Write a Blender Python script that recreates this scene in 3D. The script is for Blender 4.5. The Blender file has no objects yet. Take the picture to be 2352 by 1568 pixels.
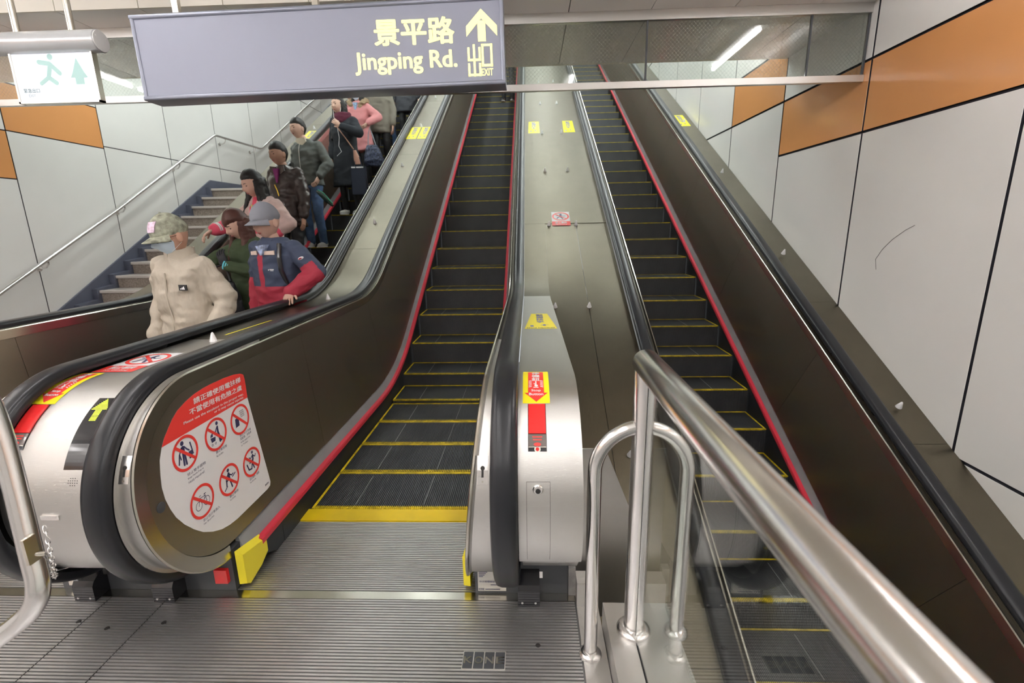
import bpy, bmesh, math, random
from mathutils import Vector, Matrix, noise
random.seed(7)
PI = math.pi
S = bpy.context.scene
COL = S.collection
# ---------------------------------------------------------------- camera
cam_data = bpy.data.cameras.new('camera')
cam_data.sensor_width = 36.0
cam_data.lens = 1099.0 / 2352 * 36.0
cam_data.clip_start = 0.02
cam = bpy.data.objects.new('camera', cam_data)
COL.objects.link(cam)
_r = Vector((0.99928398, 0.03354862, -0.01749307)); _d = Vector((-0.00928753, -0.23069635, -0.97298147)); _f = Vector((-0.03667778, 0.97244727, -0.23021959))
m = Matrix((( _r.x, -_d.x, -_f.x, 0), (_r.y, -_d.y, -_f.y, 0), (_r.z, -_d.z, -_f.z, 1.456), (0, 0, 0, 1)))
cam.matrix_world = m
cam_data.dof.use_dof = True
cam_data.dof.focus_distance = 2.3
cam_data.dof.aperture_fstop = 3.2
S.camera = cam
# ---------------------------------------------------------------- world, exposure
w = bpy.data.worlds.new('world'); S.world = w; w.use_nodes = True
w.node_tree.nodes['Background'].inputs[0].default_value = (0.92, 0.96, 1.0, 1)
w.node_tree.nodes['Background'].inputs[1].default_value = 0.35
S.view_settings.view_transform = 'Standard'
S.view_settings.look = 'None'
S.view_settings.gamma = 1.0
S.view_settings.exposure = 0.85
LAMP = 24.0        # emission of the ceiling diffusers
# ---------------------------------------------------------------- materials
MATS = {}
def mat(name, col, rough=0.5, metal=0.0, emit=0.0, coat=0.0, spec=0.5, bump=0.0, bscale=40.0, stretch=None, var=0.0, vscale=6.0, trans=0.0, ior=1.45, rvar=0.0, alpha=1.0, bdist=0.002):
    if name in MATS: return MATS[name]
    mt = bpy.data.materials.new(name); mt.use_nodes = True
    nt = mt.node_tree; b = nt.nodes['Principled BSDF']
    b.inputs['Base Color'].default_value = (*col, 1)
    b.inputs['Roughness'].default_value = rough
    b.inputs['Metallic'].default_value = metal
    b.inputs['Specular IOR Level'].default_value = spec
    b.inputs['Coat Weight'].default_value = coat
    b.inputs['Coat Roughness'].default_value = 0.08
    b.inputs['Transmission Weight'].default_value = trans
    b.inputs['IOR'].default_value = ior
    b.inputs['Alpha'].default_value = alpha
    if emit:
        b.inputs['Emission Color'].default_value = (*col, 1); b.inputs['Emission Strength'].default_value = emit
    if bump or var or rvar:
        tc = nt.nodes.new('ShaderNodeTexCoord'); mp = nt.nodes.new('ShaderNodeMapping')
        nt.links.new(tc.outputs['Object'], mp.inputs['Vector'])
        if stretch: mp.inputs['Scale'].default_value = stretch
        if bump:
            nz = nt.nodes.new('ShaderNodeTexNoise'); nz.inputs['Scale'].default_value = bscale; nz.inputs['Detail'].default_value = 3
            nt.links.new(mp.outputs[0], nz.inputs['Vector'])
            bp = nt.nodes.new('ShaderNodeBump'); bp.inputs['Strength'].default_value = bump; bp.inputs['Distance'].default_value = bdist
            nt.links.new(nz.outputs['Fac'], bp.inputs['Height']); nt.links.new(bp.outputs[0], b.inputs['Normal'])
            if rvar:
                mr = nt.nodes.new('ShaderNodeMapRange'); mr.inputs['To Min'].default_value = max(0.02, rough - rvar); mr.inputs['To Max'].default_value = rough + rvar
                nt.links.new(nz.outputs['Fac'], mr.inputs['Value']); nt.links.new(mr.outputs[0], b.inputs['Roughness'])
        if var:
            n2 = nt.nodes.new('ShaderNodeTexNoise'); n2.inputs['Scale'].default_value = vscale; n2.inputs['Detail'].default_value = 4
            nt.links.new(tc.outputs['Object'], n2.inputs['Vector'])
            rp = nt.nodes.new('ShaderNodeValToRGB')
            rp.color_ramp.elements[0].position = 0.3; rp.color_ramp.elements[1].position = 0.7
            rp.color_ramp.elements[0].color = (*[max(0, c * (1 - var)) for c in col], 1)
            rp.color_ramp.elements[1].color = (*[min(1, c * (1 + var)) for c in col], 1)
            nt.links.new(n2.outputs['Fac'], rp.inputs['Fac']); nt.links.new(rp.outputs[0], b.inputs['Base Color'])
    MATS[name] = mt
    return mt
M = {}
M['steel'] = mat('brushed_steel', (0.66, 0.65, 0.63), 0.30, 1.0, bump=0.25, bscale=30, stretch=(1, 60, 60), rvar=0.06)
M['steel_yz'] = mat('brushed_steel_deck', (0.175, 0.155, 0.115), 0.33, 1.0, bump=0.3, bscale=12, stretch=(60, 1, 1), rvar=0.06, var=0.04)  # brushed steel too; the decks' darker reflections are put into the base colour
M['panel'] = mat('dark_brushed_panel', (0.43, 0.405, 0.345), 0.36, 1.0, bump=0.08, bscale=6, stretch=(1, 1, 60), rvar=0.03)
M['chrome'] = mat('polished_steel', (0.84, 0.83, 0.82), 0.2, 1.0, bump=0.05, bscale=60)
M['trim'] = mat('steel_trim', (0.70, 0.67, 0.60), 0.22, 1.0)
M['rubber'] = mat('black_rubber', (0.016, 0.017, 0.021), 0.30, 0.0, spec=0.5)
M['black'] = mat('black_plastic', (0.02, 0.02, 0.025), 0.2, coat=0.5)
M['dark'] = mat('dark_grey_metal', (0.085, 0.09, 0.10), 0.45, 0.3)
M['skirt'] = mat('grey_skirt', (0.36, 0.38, 0.40), 0.45, 0.3, var=0.1)
M['brush'] = mat('black_skirt', (0.02, 0.022, 0.026), 0.5)
M['red'] = mat('red_strip', (0.68, 0.04, 0.07), 0.4)
M['step'] = mat('dark_step_metal', (0.085, 0.088, 0.096), 0.42, 0.5, var=0.25, vscale=3)
M['stepline'] = mat('silver_line', (0.5, 0.5, 0.5), 0.4, 0.8)
M['yellow'] = mat('yellow_paint', (0.70, 0.50, 0.01), 0.5, var=0.5, vscale=14)
M['comb_yellow'] = mat('comb_yellow', (0.80, 0.58, 0.01), 0.4, var=0.12, vscale=5)
M['yellow_clean'] = mat('yellow_plastic', (0.92, 0.78, 0.03), 0.35)
M['alu'] = mat('ribbed_aluminium', (0.72, 0.71, 0.71), 0.46, 1.0, var=0.10, vscale=2.5, bump=0.1, bscale=20, stretch=(1, 30, 30))
M['groove'] = mat('groove_dirt', (0.035, 0.033, 0.032), 0.7)
M['white_panel'] = mat('white_enamel_panel', (0.81, 0.80, 0.78), 0.22, coat=0.3, var=0.025, vscale=1.2)
M['orange_panel'] = mat('orange_enamel_panel', (0.70, 0.32, 0.12), 0.22, coat=0.3, var=0.04, vscale=1.2)
M['joint'] = mat('dark_joint', (0.03, 0.03, 0.04), 0.8)
M['guide_pale'] = mat('handrail_guide_pale', (0.40, 0.385, 0.34), 0.27, 1.0)
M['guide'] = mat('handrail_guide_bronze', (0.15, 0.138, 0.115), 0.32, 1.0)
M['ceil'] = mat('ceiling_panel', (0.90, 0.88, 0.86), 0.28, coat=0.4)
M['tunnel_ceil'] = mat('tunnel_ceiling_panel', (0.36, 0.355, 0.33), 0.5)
M['cream'] = mat('cream_fascia', (0.85, 0.82, 0.74), 0.5)
M['lamp'] = mat('lamp_diffuser', (1.0, 0.965, 0.955), 0.5, emit=LAMP)
M['lamp_tunnel'] = mat('lamp_diffuser_cool', (0.93, 1.0, 0.97), 0.5, emit=LAMP * 1.9)
M['stud'] = mat('pale_stud', (0.85, 0.85, 0.86), 0.35, 0.2)
M['housing'] = mat('lamp_housing', (0.8, 0.8, 0.8), 0.4)
M['sign_grey'] = mat('sign_grey', (0.345, 0.37, 0.465), 0.5)
M['sign_frame'] = mat('sign_frame', (0.27, 0.29, 0.36), 0.3, 0.3)
M['sign_glow'] = mat('sign_glow', (1.0, 0.93, 0.30), 0.5, emit=0.75)
M['exit_face'] = mat('exit_face', (0.80, 0.86, 0.92), 0.35, emit=0.16)
M['pale_green'] = mat('pale_green_print', (0.36, 0.56, 0.54), 0.4, emit=0.10)
M['grey_print'] = mat('grey_print', (0.26, 0.34, 0.36), 0.4, emit=0.05)
M['exit_body'] = mat('exit_housing', (0.58, 0.60, 0.62), 0.25, 0.4)
M['glass'] = mat('clear_glass', (0.90, 0.95, 0.92), 0.01, trans=1.0, ior=1.45)
M['wire'] = mat('wire_mesh', (0.30, 0.32, 0.30), 0.4, 0.5)
M['stk_white'] = mat('sticker_white', (0.88, 0.88, 0.90), 0.35)
M['stk_red'] = mat('sticker_red', (0.86, 0.06, 0.05), 0.35)
M['stk_navy'] = mat('sticker_navy', (0.05, 0.05, 0.13), 0.4)
M['stk_yellow'] = mat('sticker_yellow', (0.98, 0.86, 0.02), 0.35)
M['stk_blue'] = mat('sticker_blue', (0.10, 0.14, 0.55), 0.4)
M['led'] = mat('led_dots', (0.75, 0.95, 0.05), 0.5, emit=1.6)
M['gloss_red'] = mat('glossy_red', (0.85, 0.03, 0.03), 0.12, coat=0.6)
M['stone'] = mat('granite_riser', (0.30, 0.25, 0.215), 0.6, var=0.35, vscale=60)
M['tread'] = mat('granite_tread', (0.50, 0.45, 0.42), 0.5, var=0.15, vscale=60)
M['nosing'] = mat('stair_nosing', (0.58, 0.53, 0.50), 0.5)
M['stringer'] = mat('blue_grey_stringer', (0.115, 0.125, 0.17), 0.45, var=0.08)
M['concrete'] = mat('grey_floor', (0.3, 0.3, 0.3), 0.5)
M['label'] = mat('metal_label', (0.62, 0.60, 0.56), 0.4, 0.5)
# ---------------------------------------------------------------- mesh helpers
WORLD = set()      # Empties whose parts are built in world coordinates
def wempty(*a, **k):
    e = empty(*a, **k); WORLD.add(e.name); return e
class G:
    def __init__(s): s.v = []; s.f = []; s.m = []
    def add(s, vs, fs, mi=0):
        o = len(s.v); s.v += [tuple(p) for p in vs]
        for f in fs: s.f.append([i + o for i in f]); s.m.append(mi)
        return s
    def box(s, x0, x1, y0, y1, z0, z1, mi=0, mp=None):
        vs = [(x, y, z) for x in (x0, x1) for y in (y0, y1) for z in (z0, z1)]
        if mp: vs = [mp(*v) for v in vs]
        return s.add(vs, [(0, 1, 3, 2), (4, 6, 7, 5), (0, 4, 5, 1), (2, 3, 7, 6), (0, 2, 6, 4), (1, 5, 7, 3)], mi)
    def prism(s, poly, z0, z1, mi=0, mp=None):
        n = len(poly); vs = [(x, y, z0) for x, y in poly] + [(x, y, z1) for x, y in poly]
        if mp: vs = [mp(*v) for v in vs]
        fs = [list(range(n))[::-1], list(range(n, 2 * n))] + [(i, (i + 1) % n, n + (i + 1) % n, n + i) for i in range(n)]
        return s.add(vs, fs, mi)
    def tube(s, pts, r, n=12, mi=0, caps=True, closed=False):
        pts = [Vector(p) for p in pts]; k = len(pts)
        rs = r if isinstance(r, (list, tuple)) else [r] * k
        up = None; rings = []
        for i, p in enumerate(pts):
            if closed: t = pts[(i + 1) % k] - pts[i - 1]
            else: t = pts[min(i + 1, k - 1)] - pts[max(i - 1, 0)]
            t.normalize()
            if up is None:
                a = Vector((0, 0, 1)) if abs(t.z) < 0.9 else Vector((1, 0, 0))
                up = (a - t * a.dot(t)).normalized()
            else:
                up = (up - t * up.dot(t)).normalized()
            sd = t.cross(up)
            rings.append([p + (up * math.cos(2 * PI * j / n) + sd * math.sin(2 * PI * j / n)) * rs[i] for j in range(n)])
        vs = [q for ring in rings for q in ring]; fs = []
        for i in range(k if closed else k - 1):
            a = i * n; b = ((i + 1) % k) * n
            for j in range(n): fs.append((a + j, a + (j + 1) % n, b + (j + 1) % n, b + j))
        if caps and not closed: fs += [list(range(n))[::-1], [(k - 1) * n + j for j in range(n)]]
        return s.add(vs, fs, mi)
    def lathe(s, prof, c, axis='z', n=24, mi=0):
        vs = []; fs = []
        for (r, h) in prof:
            for j in range(n):
                a = 2 * PI * j / n; u, v = r * math.cos(a), r * math.sin(a)
                vs.append((c[0] + u, c[1] + v, c[2] + h) if axis == 'z' else ((c[0] + u, c[1] + h, c[2] + v) if axis == 'y' else (c[0] + h, c[1] + u, c[2] + v)))
        for i in range(len(prof) - 1):
            for j in range(n): fs.append((i * n + j, i * n + (j + 1) % n, (i + 1) * n + (j + 1) % n, (i + 1) * n + j))
        fs.append(list(range(n))); fs.append([(len(prof) - 1) * n + j for j in range(n)])
        return s.add(vs, fs, mi)
    def ball(s, c, r, n=12, mi=0):
        prof = [(max(1e-4, math.sin(PI * i / n)), -math.cos(PI * i / n)) for i in range(n + 1)]
        rr = r if isinstance(r, (tuple, list)) else (r, r, r)
        vs = []; fs = []; k = n * 2
        for (a, h) in prof:
            for j in range(k):
                t = 2 * PI * j / k; vs.append((c[0] + rr[0] * a * math.cos(t), c[1] + rr[1] * a * math.sin(t), c[2] + rr[2] * h))
        for i in range(n):
            for j in range(k): fs.append((i * k + j, i * k + (j + 1) % k, (i + 1) * k + (j + 1) % k, (i + 1) * k + j))
        return s.add(vs, fs, mi)
    def mesh(s, name, mats, smooth=False, ang=40):
        me = bpy.data.meshes.new(name); me.from_pydata(s.v, [], s.f)
        for x in (mats if isinstance(mats, list) else [mats]): me.materials.append(x)
        me.polygons.foreach_set('material_index', s.m)
        bm = bmesh.new(); bm.from_mesh(me); bmesh.ops.recalc_face_normals(bm, faces=bm.faces); bm.to_mesh(me); bm.free()
        if smooth:
            me.polygons.foreach_set('use_smooth', [True] * len(me.polygons))
            me.set_sharp_from_angle(angle=math.radians(ang))
        me.update(); return me
    def build(s, name, mats, parent=None, smooth=False, ang=40, label=None, cat=None, group=None, kind=None):
        me = s.mesh(name, mats, smooth, ang)
        return link(name, me, parent, label, cat, group, kind)
def link(name, me, parent=None, label=None, cat=None, group=None, kind=None):
    o = bpy.data.objects.new(name, me); COL.objects.link(o)
    if parent is not None:
        o.parent = parent
        if parent.name in WORLD: o.matrix_parent_inverse = Matrix.Translation(-parent.location)
    props(o, label, cat, group, kind); return o
def props(o, label=None, cat=None, group=None, kind=None):
    if label: o['label'] = label
    if cat: o['category'] = cat
    if group: o['group'] = group
    if kind: o['kind'] = kind
    return o
def empty(name, loc=(0, 0, 0), label=None, cat=None, group=None, rz=0, kind=None):
    o = bpy.data.objects.new(name, None); COL.objects.link(o); o.location = loc; o.rotation_euler = (0, 0, rz)
    o.empty_display_size = 0.1
    return props(o, label, cat, group, kind)
# objects are built in world coordinates; a parent Empty may sit elsewhere, so children get the inverse offset
def P(o, parent):
    o.parent = parent; o.matrix_parent_inverse = Matrix.LocRotScale(parent.location, parent.rotation_euler, None).inverted(); return o
# ---------------------------------------------------------------- escalator side profile (y, z), offset n along the outward normal
SL = 0.545; TH = math.atan(SL); YK = 3.95; ZT = 0.98; YR = 1.72; RR = 0.43; ZC = ZT - RR
class Path:
    def __init__(s, pts, nrm):
        s.p = pts; s.n = nrm; s.s = [0.0]
        for a, b in zip(pts[:-1], pts[1:]): s.s.append(s.s[-1] + math.dist(a, b))
        s.L = s.s[-1]
    def at(s, t, n=0.0):
        t = max(0, min(s.L, t)); lo, hi = 0, len(s.s) - 1
        while hi - lo > 1:
            mid = (lo + hi) // 2
            if s.s[mid] <= t: lo = mid
            else: hi = mid
        u = (t - s.s[lo]) / max(1e-9, s.s[hi] - s.s[lo])
        y = s.p[lo][0] * (1 - u) + s.p[hi][0] * u; z = s.p[lo][1] * (1 - u) + s.p[hi][1] * u
        ny = s.n[lo][0] * (1 - u) + s.n[hi][0] * u; nz = s.n[lo][1] * (1 - u) + s.n[hi][1] * u
        return y + ny * n, z + nz * n
def level_path(yend=19.0, phi1=178):
    pts = [(2.06, ZC - RR), (1.85, ZC - RR)]; nr = [(0, -1), (0, -1)]
    for d in range(phi1, 0, -3):
        a = math.radians(d); pts.append((YR - RR * math.sin(a), ZC + RR * math.cos(a))); nr.append((-math.sin(a), math.cos(a)))
    R = 1.3; T = R * math.tan(TH / 2)
    y = YR
    while y < YK - T: pts.append((y, ZT)); nr.append((0, 1)); y += 0.15
    for i in range(13):
        a = TH * i / 12; pts.append((YK - T + R * math.sin(a), ZT + R * (1 - math.cos(a)))); nr.append((-math.sin(a), math.cos(a)))
    y = YK + T * math.cos(TH) + 0.3
    while y < yend: pts.append((y, ZT + SL * (y - YK))); nr.append((-math.sin(TH), math.cos(TH))); y += 0.6
    return Path(pts, nr)
def slope_path(y0=-1.2, yend=19.0):
    pts = []; y = y0
    while y < yend: pts.append((y, ZT + SL * (y - YK))); y += 0.6
    return Path(pts, [(-math.sin(TH), math.cos(TH))] * len(pts))
LP = level_path(); BP = slope_path()
S0 = LP.s[[i for i, n in enumerate(LP.n) if n == (0, 1)][0]]          # arc length from the lower end of the handrail loop to the top of the newel
def lean(rel): return 0.575 + 0.0959 * (rel + 0.05)      # the inner sheets lean outward: sideways offset from the escalator's middle
def sweep(g, path, sec, s0=0.0, s1=None, closed=True, caps=True, mi=0, xf=None):
    s1 = path.L if s1 is None else s1
    ts = [s0] + [t for t in path.s if s0 + 0.01 < t < s1 - 0.01] + [s1]
    k = len(sec); vs = []
    for t in ts:
        for (x, n) in sec:
            y, z = path.at(t, n)
            if xf: x = xf(x, (z - ZT) if (path is LP and t < S0 - 0.01) else n)
            vs.append((x, y, z))
    fs = []
    for i in range(len(ts) - 1):
        for j in range(k if closed else k - 1):
            a = i * k + j; b = i * k + (j + 1) % k; fs.append((a, b, b + k, a + k))
    if closed and caps: fs += [list(range(k)), [(len(ts) - 1) * k + j for j in range(k)][::-1]]
    return g.add(vs, fs, mi)
def s_of_y(path, y):
    for i, p in enumerate(path.p):
        if p[0] >= y and (path is BP or path.s[i] > S0 - 0.02):
            if i == 0: return 0.0
            q = path.p[i - 1]; return path.s[i - 1] + (path.s[i] - path.s[i - 1]) * (y - q[0]) / max(1e-6, p[0] - q[0])
    return path.L
def nose(y, pivot=4.05):
    R = 2.0; T = R * math.tan(TH / 2)
    if y < pivot - T: return 0.0
    if y > pivot + T * math.cos(TH): return SL * (y - pivot)
    return R - math.sqrt(max(0, R * R - (y - (pivot - T)) ** 2))
# ================================================================ setting: walls
def mitre_panel(g, plane_x, y0, y1, z0, z1, d, gap=0.009, bev=0.0015):
    a, b = y0 + gap, y1 - gap; c, e = z0 + gap, z1 - gap
    xi = plane_x; xo = plane_x - d; xb = plane_x - d + (bev if d > 0 else -bev)
    vs = [(xi, a, c), (xi, b, c), (xi, b, e), (xi, a, e), (xb, a, c), (xb, b, c), (xb, b, e), (xb, a, e),
          (xo, a + bev, c + bev), (xo, b - bev, c + bev), (xo, b - bev, e - bev), (xo, a + bev, e - bev)]
    fs = [(0, 1, 2, 3)]
    for o in (0, 4):
        for i in range(4): fs.append((o + i, o + (i + 1) % 4, o + 4 + (i + 1) % 4, o + 4 + i))
    g.add(vs, fs[:5], 1); g.add(vs, fs[5:] + [(8, 9, 10, 11)], 0)
WR = 2.45; WL = -5.5
def wall(name, X, sgn, ystart, yend, b0, bfun, extra=()):
    g = G(); g.box(X, X + 0.15 * sgn, ystart - 6, yend + 2, -4.5, 14); o = g.build(name, M['joint'], kind='structure')
    k = 0; y = ystart
    # columns before the start too
    ys = []; yy = ystart
    while yy > -6.5: yy -= 1.2
    while yy < yend: ys.append(yy); yy += 1.2
    for y in ys:
        b = bfun(y + 0.6)
        rows = [(b, b + 0.487, 1), (b - 1.96, b, 0), (b - 3.92, b - 1.96, 0), (b + 0.487, b + 2.45, 0), (b + 2.45, b + 4.41, 0)]
        if b > 5: rows = [(b, b + 0.487, 1), (4.537, b, 0), (2.577, 4.537, 0), (0.617, 2.577, 0), (-1.3, 0.617, 0), (b + 0.487, b + 2.45, 0), (b + 2.45, b + 4.41, 0)]
        for (z0, z1, c) in rows:
            if z1 - z0 < 0.05 or z0 > 12.5: continue
            q = G(); mitre_panel(q, X, y, y + 1.2, z0, z1, 0.02 * sgn, gap=0.009 if X > 0 else 0.0055)
            q.build('panel', [M['orange_panel'] if c else M['white_panel'], M['joint']], o)
    return o
def bR(y):
    if y < 5.03: return 2.09
    if y < 6.22: return 2.577
    return 6.1 + 0.487 * int((y - 6.22) / 1.2)
def bL(y):
    if y < 5.22: return 2.06
    if y < 6.42: return 2.55
    return 6.0 + 0.49 * int((y - 6.42) / 1.2)
wall_right = wall('wall_right', WR, 1, 0.22, 20.0, 0, bR)
wall_left = wall('wall_left', WL, -1, 0.42, 20.0, 0, bL)
# pencil scratch on the right wall
g = G(); g.tube([(WR - 0.0215, 3.13 + 0.33 * math.sin(t * 1.3) * 0 + dy, dz) for t, dy, dz in ((0, 0.33, 1.13), (1, 0.35, 1.20), (2, 0.30, 1.27), (3, 0.22, 1.34), (4, 0.12, 1.40), (5, 0.05, 1.43))], 0.0012, 5)
g.build('scratch', M['joint'], wall_right)
# back wall of the hall behind the camera and of the well
g = G(); g.box(WL - 0.1, WR + 0.1, -6.2, -6.0, -4.4, 4.2); g.build('wall_back', M['white_panel'], kind='structure')
g = G(); g.box(WL - 0.1, WR + 0.1, 20.0, 20.2, 6, 14); g.build('wall_front', M['white_panel'], kind='structure')
# ================================================================ ceiling
def ceiling_plates(o, y0, y1, zf, mt, x0=0.30, w=0.585):
    k = -11
    while x0 + k * w < WR:
        a = max(WL, x0 + k * w) + 0.003; b = min(WR, x0 + (k + 1) * w) - 0.003; k += 1
        if b - a < 0.02: continue
        q = G(); za, zb = zf(y0), zf(y1)
        q.add([(a, y0, za), (b, y0, za), (b, y1, zb), (a, y1, zb), (a, y0, za + 0.02), (b, y0, za + 0.02), (b, y1, zb + 0.02), (a, y1, zb + 0.02)],
              [(0, 1, 2, 3), (4, 5, 6, 7), (0, 1, 5, 4), (1, 2, 6, 5), (2, 3, 7, 6), (3, 0, 4, 7)])
        q.build('panel', mt, o)
g = G(); g.box(WL, WR, 3.6, 5.02, 2.972, 3.1)
ceiling = g.build('ceiling', M['joint'], kind='structure')
ceiling_plates(ceiling, 3.602, 5.0, lambda y: 2.95, M['ceil'])
g = G(); g.box(WL, WR, -6.0, 3.62, 3.34, 3.5)
ceil_n = g.build('ceiling', M['joint'], kind='structure')
for i in range(8): ceiling_plates(ceil_n, 3.6 - 1.2 * (i + 1) + 0.003, 3.6 - 1.2 * i - 0.003, lambda y: 3.32, M['cream'])
# fascia where the ceiling steps down
g = G(); g.box(WL, WR, 3.602, 3.66, 2.955, 3.34); fas = g.build('trim_1', M['joint'], kind='structure')
k = -9
while 0.30 + k * 0.585 < WR:
    a = max(WL, 0.30 + k * 0.585) + 0.003; b = min(WR, 0.30 + (k + 1) * 0.585) - 0.003; k += 1
    if b - a > 0.02:
        q = G(); q.box(a, b, 3.585, 3.602, 2.95, 3.318); q.build('panel', M['cream'], fas)
# sloped tunnel ceiling above the escalators
zt = lambda y: 3.75 + SL * (y - 5.0)
g = G(); g.box(WL, WR, 5.0, 5.06, 2.955, 3.77); g.build('trim_2', M['cream'], kind='structure')
g = G(); g.add([(WL, 5.0, zt(5) + .03), (WR, 5.0, zt(5) + .03), (WR, 20.2, zt(20.2) + .03), (WL, 20.2, zt(20.2) + .03), (WL, 5.0, zt(5) + .2), (WR, 5.0, zt(5) + .2), (WR, 20.2, zt(20.2) + .2), (WL, 20.2, zt(20.2) + .2)],
               [(0, 1, 2, 3), (4, 5, 6, 7), (0, 1, 5, 4), (1, 2, 6, 5), (2, 3, 7, 6), (3, 0, 4, 7)])
ceil_t = g.build('ceiling', M['joint'], kind='structure')
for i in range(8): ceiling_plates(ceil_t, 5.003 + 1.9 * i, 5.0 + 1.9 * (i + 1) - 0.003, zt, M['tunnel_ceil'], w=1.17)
# ================================================================ ceiling lights
def light(x, y, z, ln, tilt, lab, grp, lm='lamp'):
    e = empty('ceiling_light', (x, y, z), lab, 'light', grp)
    h = G(); h.box(-0.08, 0.08, -ln / 2, ln / 2, 0.0, 0.045); ho = h.build('housing', M['housing'], e)
    d = G()
    d.tube([(0, -ln / 2 + 0.03, -0.025), (0, ln / 2 - 0.03, -0.025)], 0.024, 10)
    do = d.build('tube', M[lm], e, smooth=True)
    e.rotation_euler = (tilt, 0, 0)
for yy in (2.05, 0.75, -0.55, -1.85, -3.15):
    for xx in (2.2, 0.55, -0.95, -2.6, -4.9):
        if (yy > 2 and xx in (0.55, -0.95)) or (yy < 1 and xx > 2): continue
        light(xx, yy, 3.272, 1.22, 0, 'bare fluorescent tube fitting on the cream ceiling above the landing', 'ceiling tube fittings above the landing')
for i in range(6):
    yy = 6.2 + 2.1 * i
    for xx in (2.15, 0.35, -2.2, -4.2):
        light(xx, yy, zt(yy) - 0.055, 1.22, TH, 'fluorescent tube fitting on the sloping ceiling over the escalators', 'tube fittings over the escalators', 'lamp_tunnel')
# ================================================================ floor
XF = 0.262      # right edge of the landing, where the well of the right-hand escalator opens
g = G(); g.box(WL, XF - 0.001, -6.0, 4.3, -0.4, -0.012)
floor = g.build('floor', M['concrete'], kind='structure')
g = G(); g.box(WL, WR, -6, 20, -4.4, -4.2); g.build('floor', M['concrete'], kind='structure')
g = G(); g.box(XF - 0.03, XF - 0.001, -6, 1.6, -4.2, -0.4); g.build('wall_well', M['white_panel'], kind='structure')
def ribs(x0, x1, y0, y1, name, pitch=0.0133, parent=None, extra=None):
    q = G(); n = int(round((y1 - y0) / pitch)); p = (y1 - y0) / n; fs = []; vs = []
    for i in range(n):
        a = y0 + i * p; 
        for (yy, zz) in ((a, -0.0045), (a + 0.0042, -0.0045), (a + 0.0048, 0), (a + p - 0.0006, 0)): vs += [(x0, yy, zz), (x1, yy, zz)]
    vs += [(x0, y1, -0.0045), (x1, y1, -0.0045)]
    for i in range(n * 4): 
        q.m.append(1 if i % 4 == 0 else 0); q.f.append((2 * i, 2 * i + 1, 2 * i + 3, 2 * i + 2))
    q.v = vs
    o = len(q.v); q.add([(x0, y0, -0.0045), (x1, y0, -0.0045), (x1, y0, -0.012), (x0, y0, -0.012), (x0, y1, -0.0045), (x1, y1, -0.0045), (x1, y1, -0.012), (x0, y1, -0.012)], [(0, 1, 2, 3), (4, 5, 6, 7), (0, 3, 7, 4), (1, 2, 6, 5)], 0)
    ob = q.build(name, [M['alu'], M['groove']], parent); return ob
gap = 0.0025
plates = [(-5.45, -3.4), (-3.4, -2.55), (-2.55, -1.741), (-1.741, -1.497), (-1.497, 0.172)]
for (a, b) in plates:
    ribs(a + gap, b - gap, -1.0, 1.628, 'landing_plate', parent=floor)
q = G()
for (x, y) in ((0.02, 1.42), (-1.42, 1.50), (-1.62, 1.47), (-1.76, 1.50), (-2.05, 1.45)):
    q.lathe([(0.009, -0.004), (0.009, 0.0006)], (x, y, 0), n=14)
q.build('bolt_hole', M['groove'], floor)
q = G(); q.box(WL + .05, -1.2, 1.63, 1.672, -0.012, 0.0005); q.box(-1.2, 0.172, 1.63, 1.672, -0.012, 0.0005); q.build('threshold_strip', M['trim'], floor)
for (a, b) in ((-1.235, -0.235), (-2.93, -1.93)):
    ribs(a, b, 1.674, 2.155, 'comb_floor_plate', parent=floor, pitch=0.0128)
q = G(); q.box(0.176, XF - 0.002, -6, 1.67, -0.012, 0.001); q.box(0.176, XF - 0.002, 1.6, 1.67, 0.001, 0.11); q.build('edge_frame', M['steel'], floor)
q = G(); q.box(WL, -2.99, 1.672, 4.3, -0.012, 0.0); q.build('stair_foot_floor', M['tread'], floor)
# maker's plate set in the ribbed floor
e = empty('floor_badge', (-0.168, 1.355, 0.0), 'small dark plate with four white letters set in the ribbed floor', 'plate')
q = G(); q.box(-0.075, 0.075, -0.036, 0.036, -0.004, 0.0012); q.build('plate', M['label'], e)
# ================================================================ stairs on the left
XS0, XS1 = WL + 0.06, -3.375
st = wempty('staircase', (-4.4, 4.3, 0), 'stone staircase with pale nosings beside the left white wall', 'staircase')
for n in range(1, 15):
    y = 4.70 + 0.28 * (n - 1); z = 0.157 * n
    yb = y + 0.28 if n < 14 else 9.95
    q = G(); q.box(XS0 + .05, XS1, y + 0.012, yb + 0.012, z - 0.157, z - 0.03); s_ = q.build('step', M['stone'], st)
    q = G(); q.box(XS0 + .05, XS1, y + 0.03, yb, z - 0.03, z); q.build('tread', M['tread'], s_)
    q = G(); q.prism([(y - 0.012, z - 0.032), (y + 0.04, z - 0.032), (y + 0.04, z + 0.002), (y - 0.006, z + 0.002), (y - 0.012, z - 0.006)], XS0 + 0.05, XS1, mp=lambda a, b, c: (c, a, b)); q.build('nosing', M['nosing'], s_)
for n in range(1, 22):
    y = 9.95 + 0.28 * (n - 1); z = 2.198 + 0.157 * n
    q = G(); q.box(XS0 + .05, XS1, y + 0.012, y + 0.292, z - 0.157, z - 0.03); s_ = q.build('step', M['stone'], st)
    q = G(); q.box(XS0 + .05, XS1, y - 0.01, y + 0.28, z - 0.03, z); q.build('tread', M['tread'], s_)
sk = [(3.6, -0.05), (4.0, -0.05), (4.22, 0.02), (8.47, 2.35), (9.9, 2.35), (16, 5.9), (16, 4.5), (9.95, 1.9), (8.3, 1.9), (4.4, -0.05)]
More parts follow.
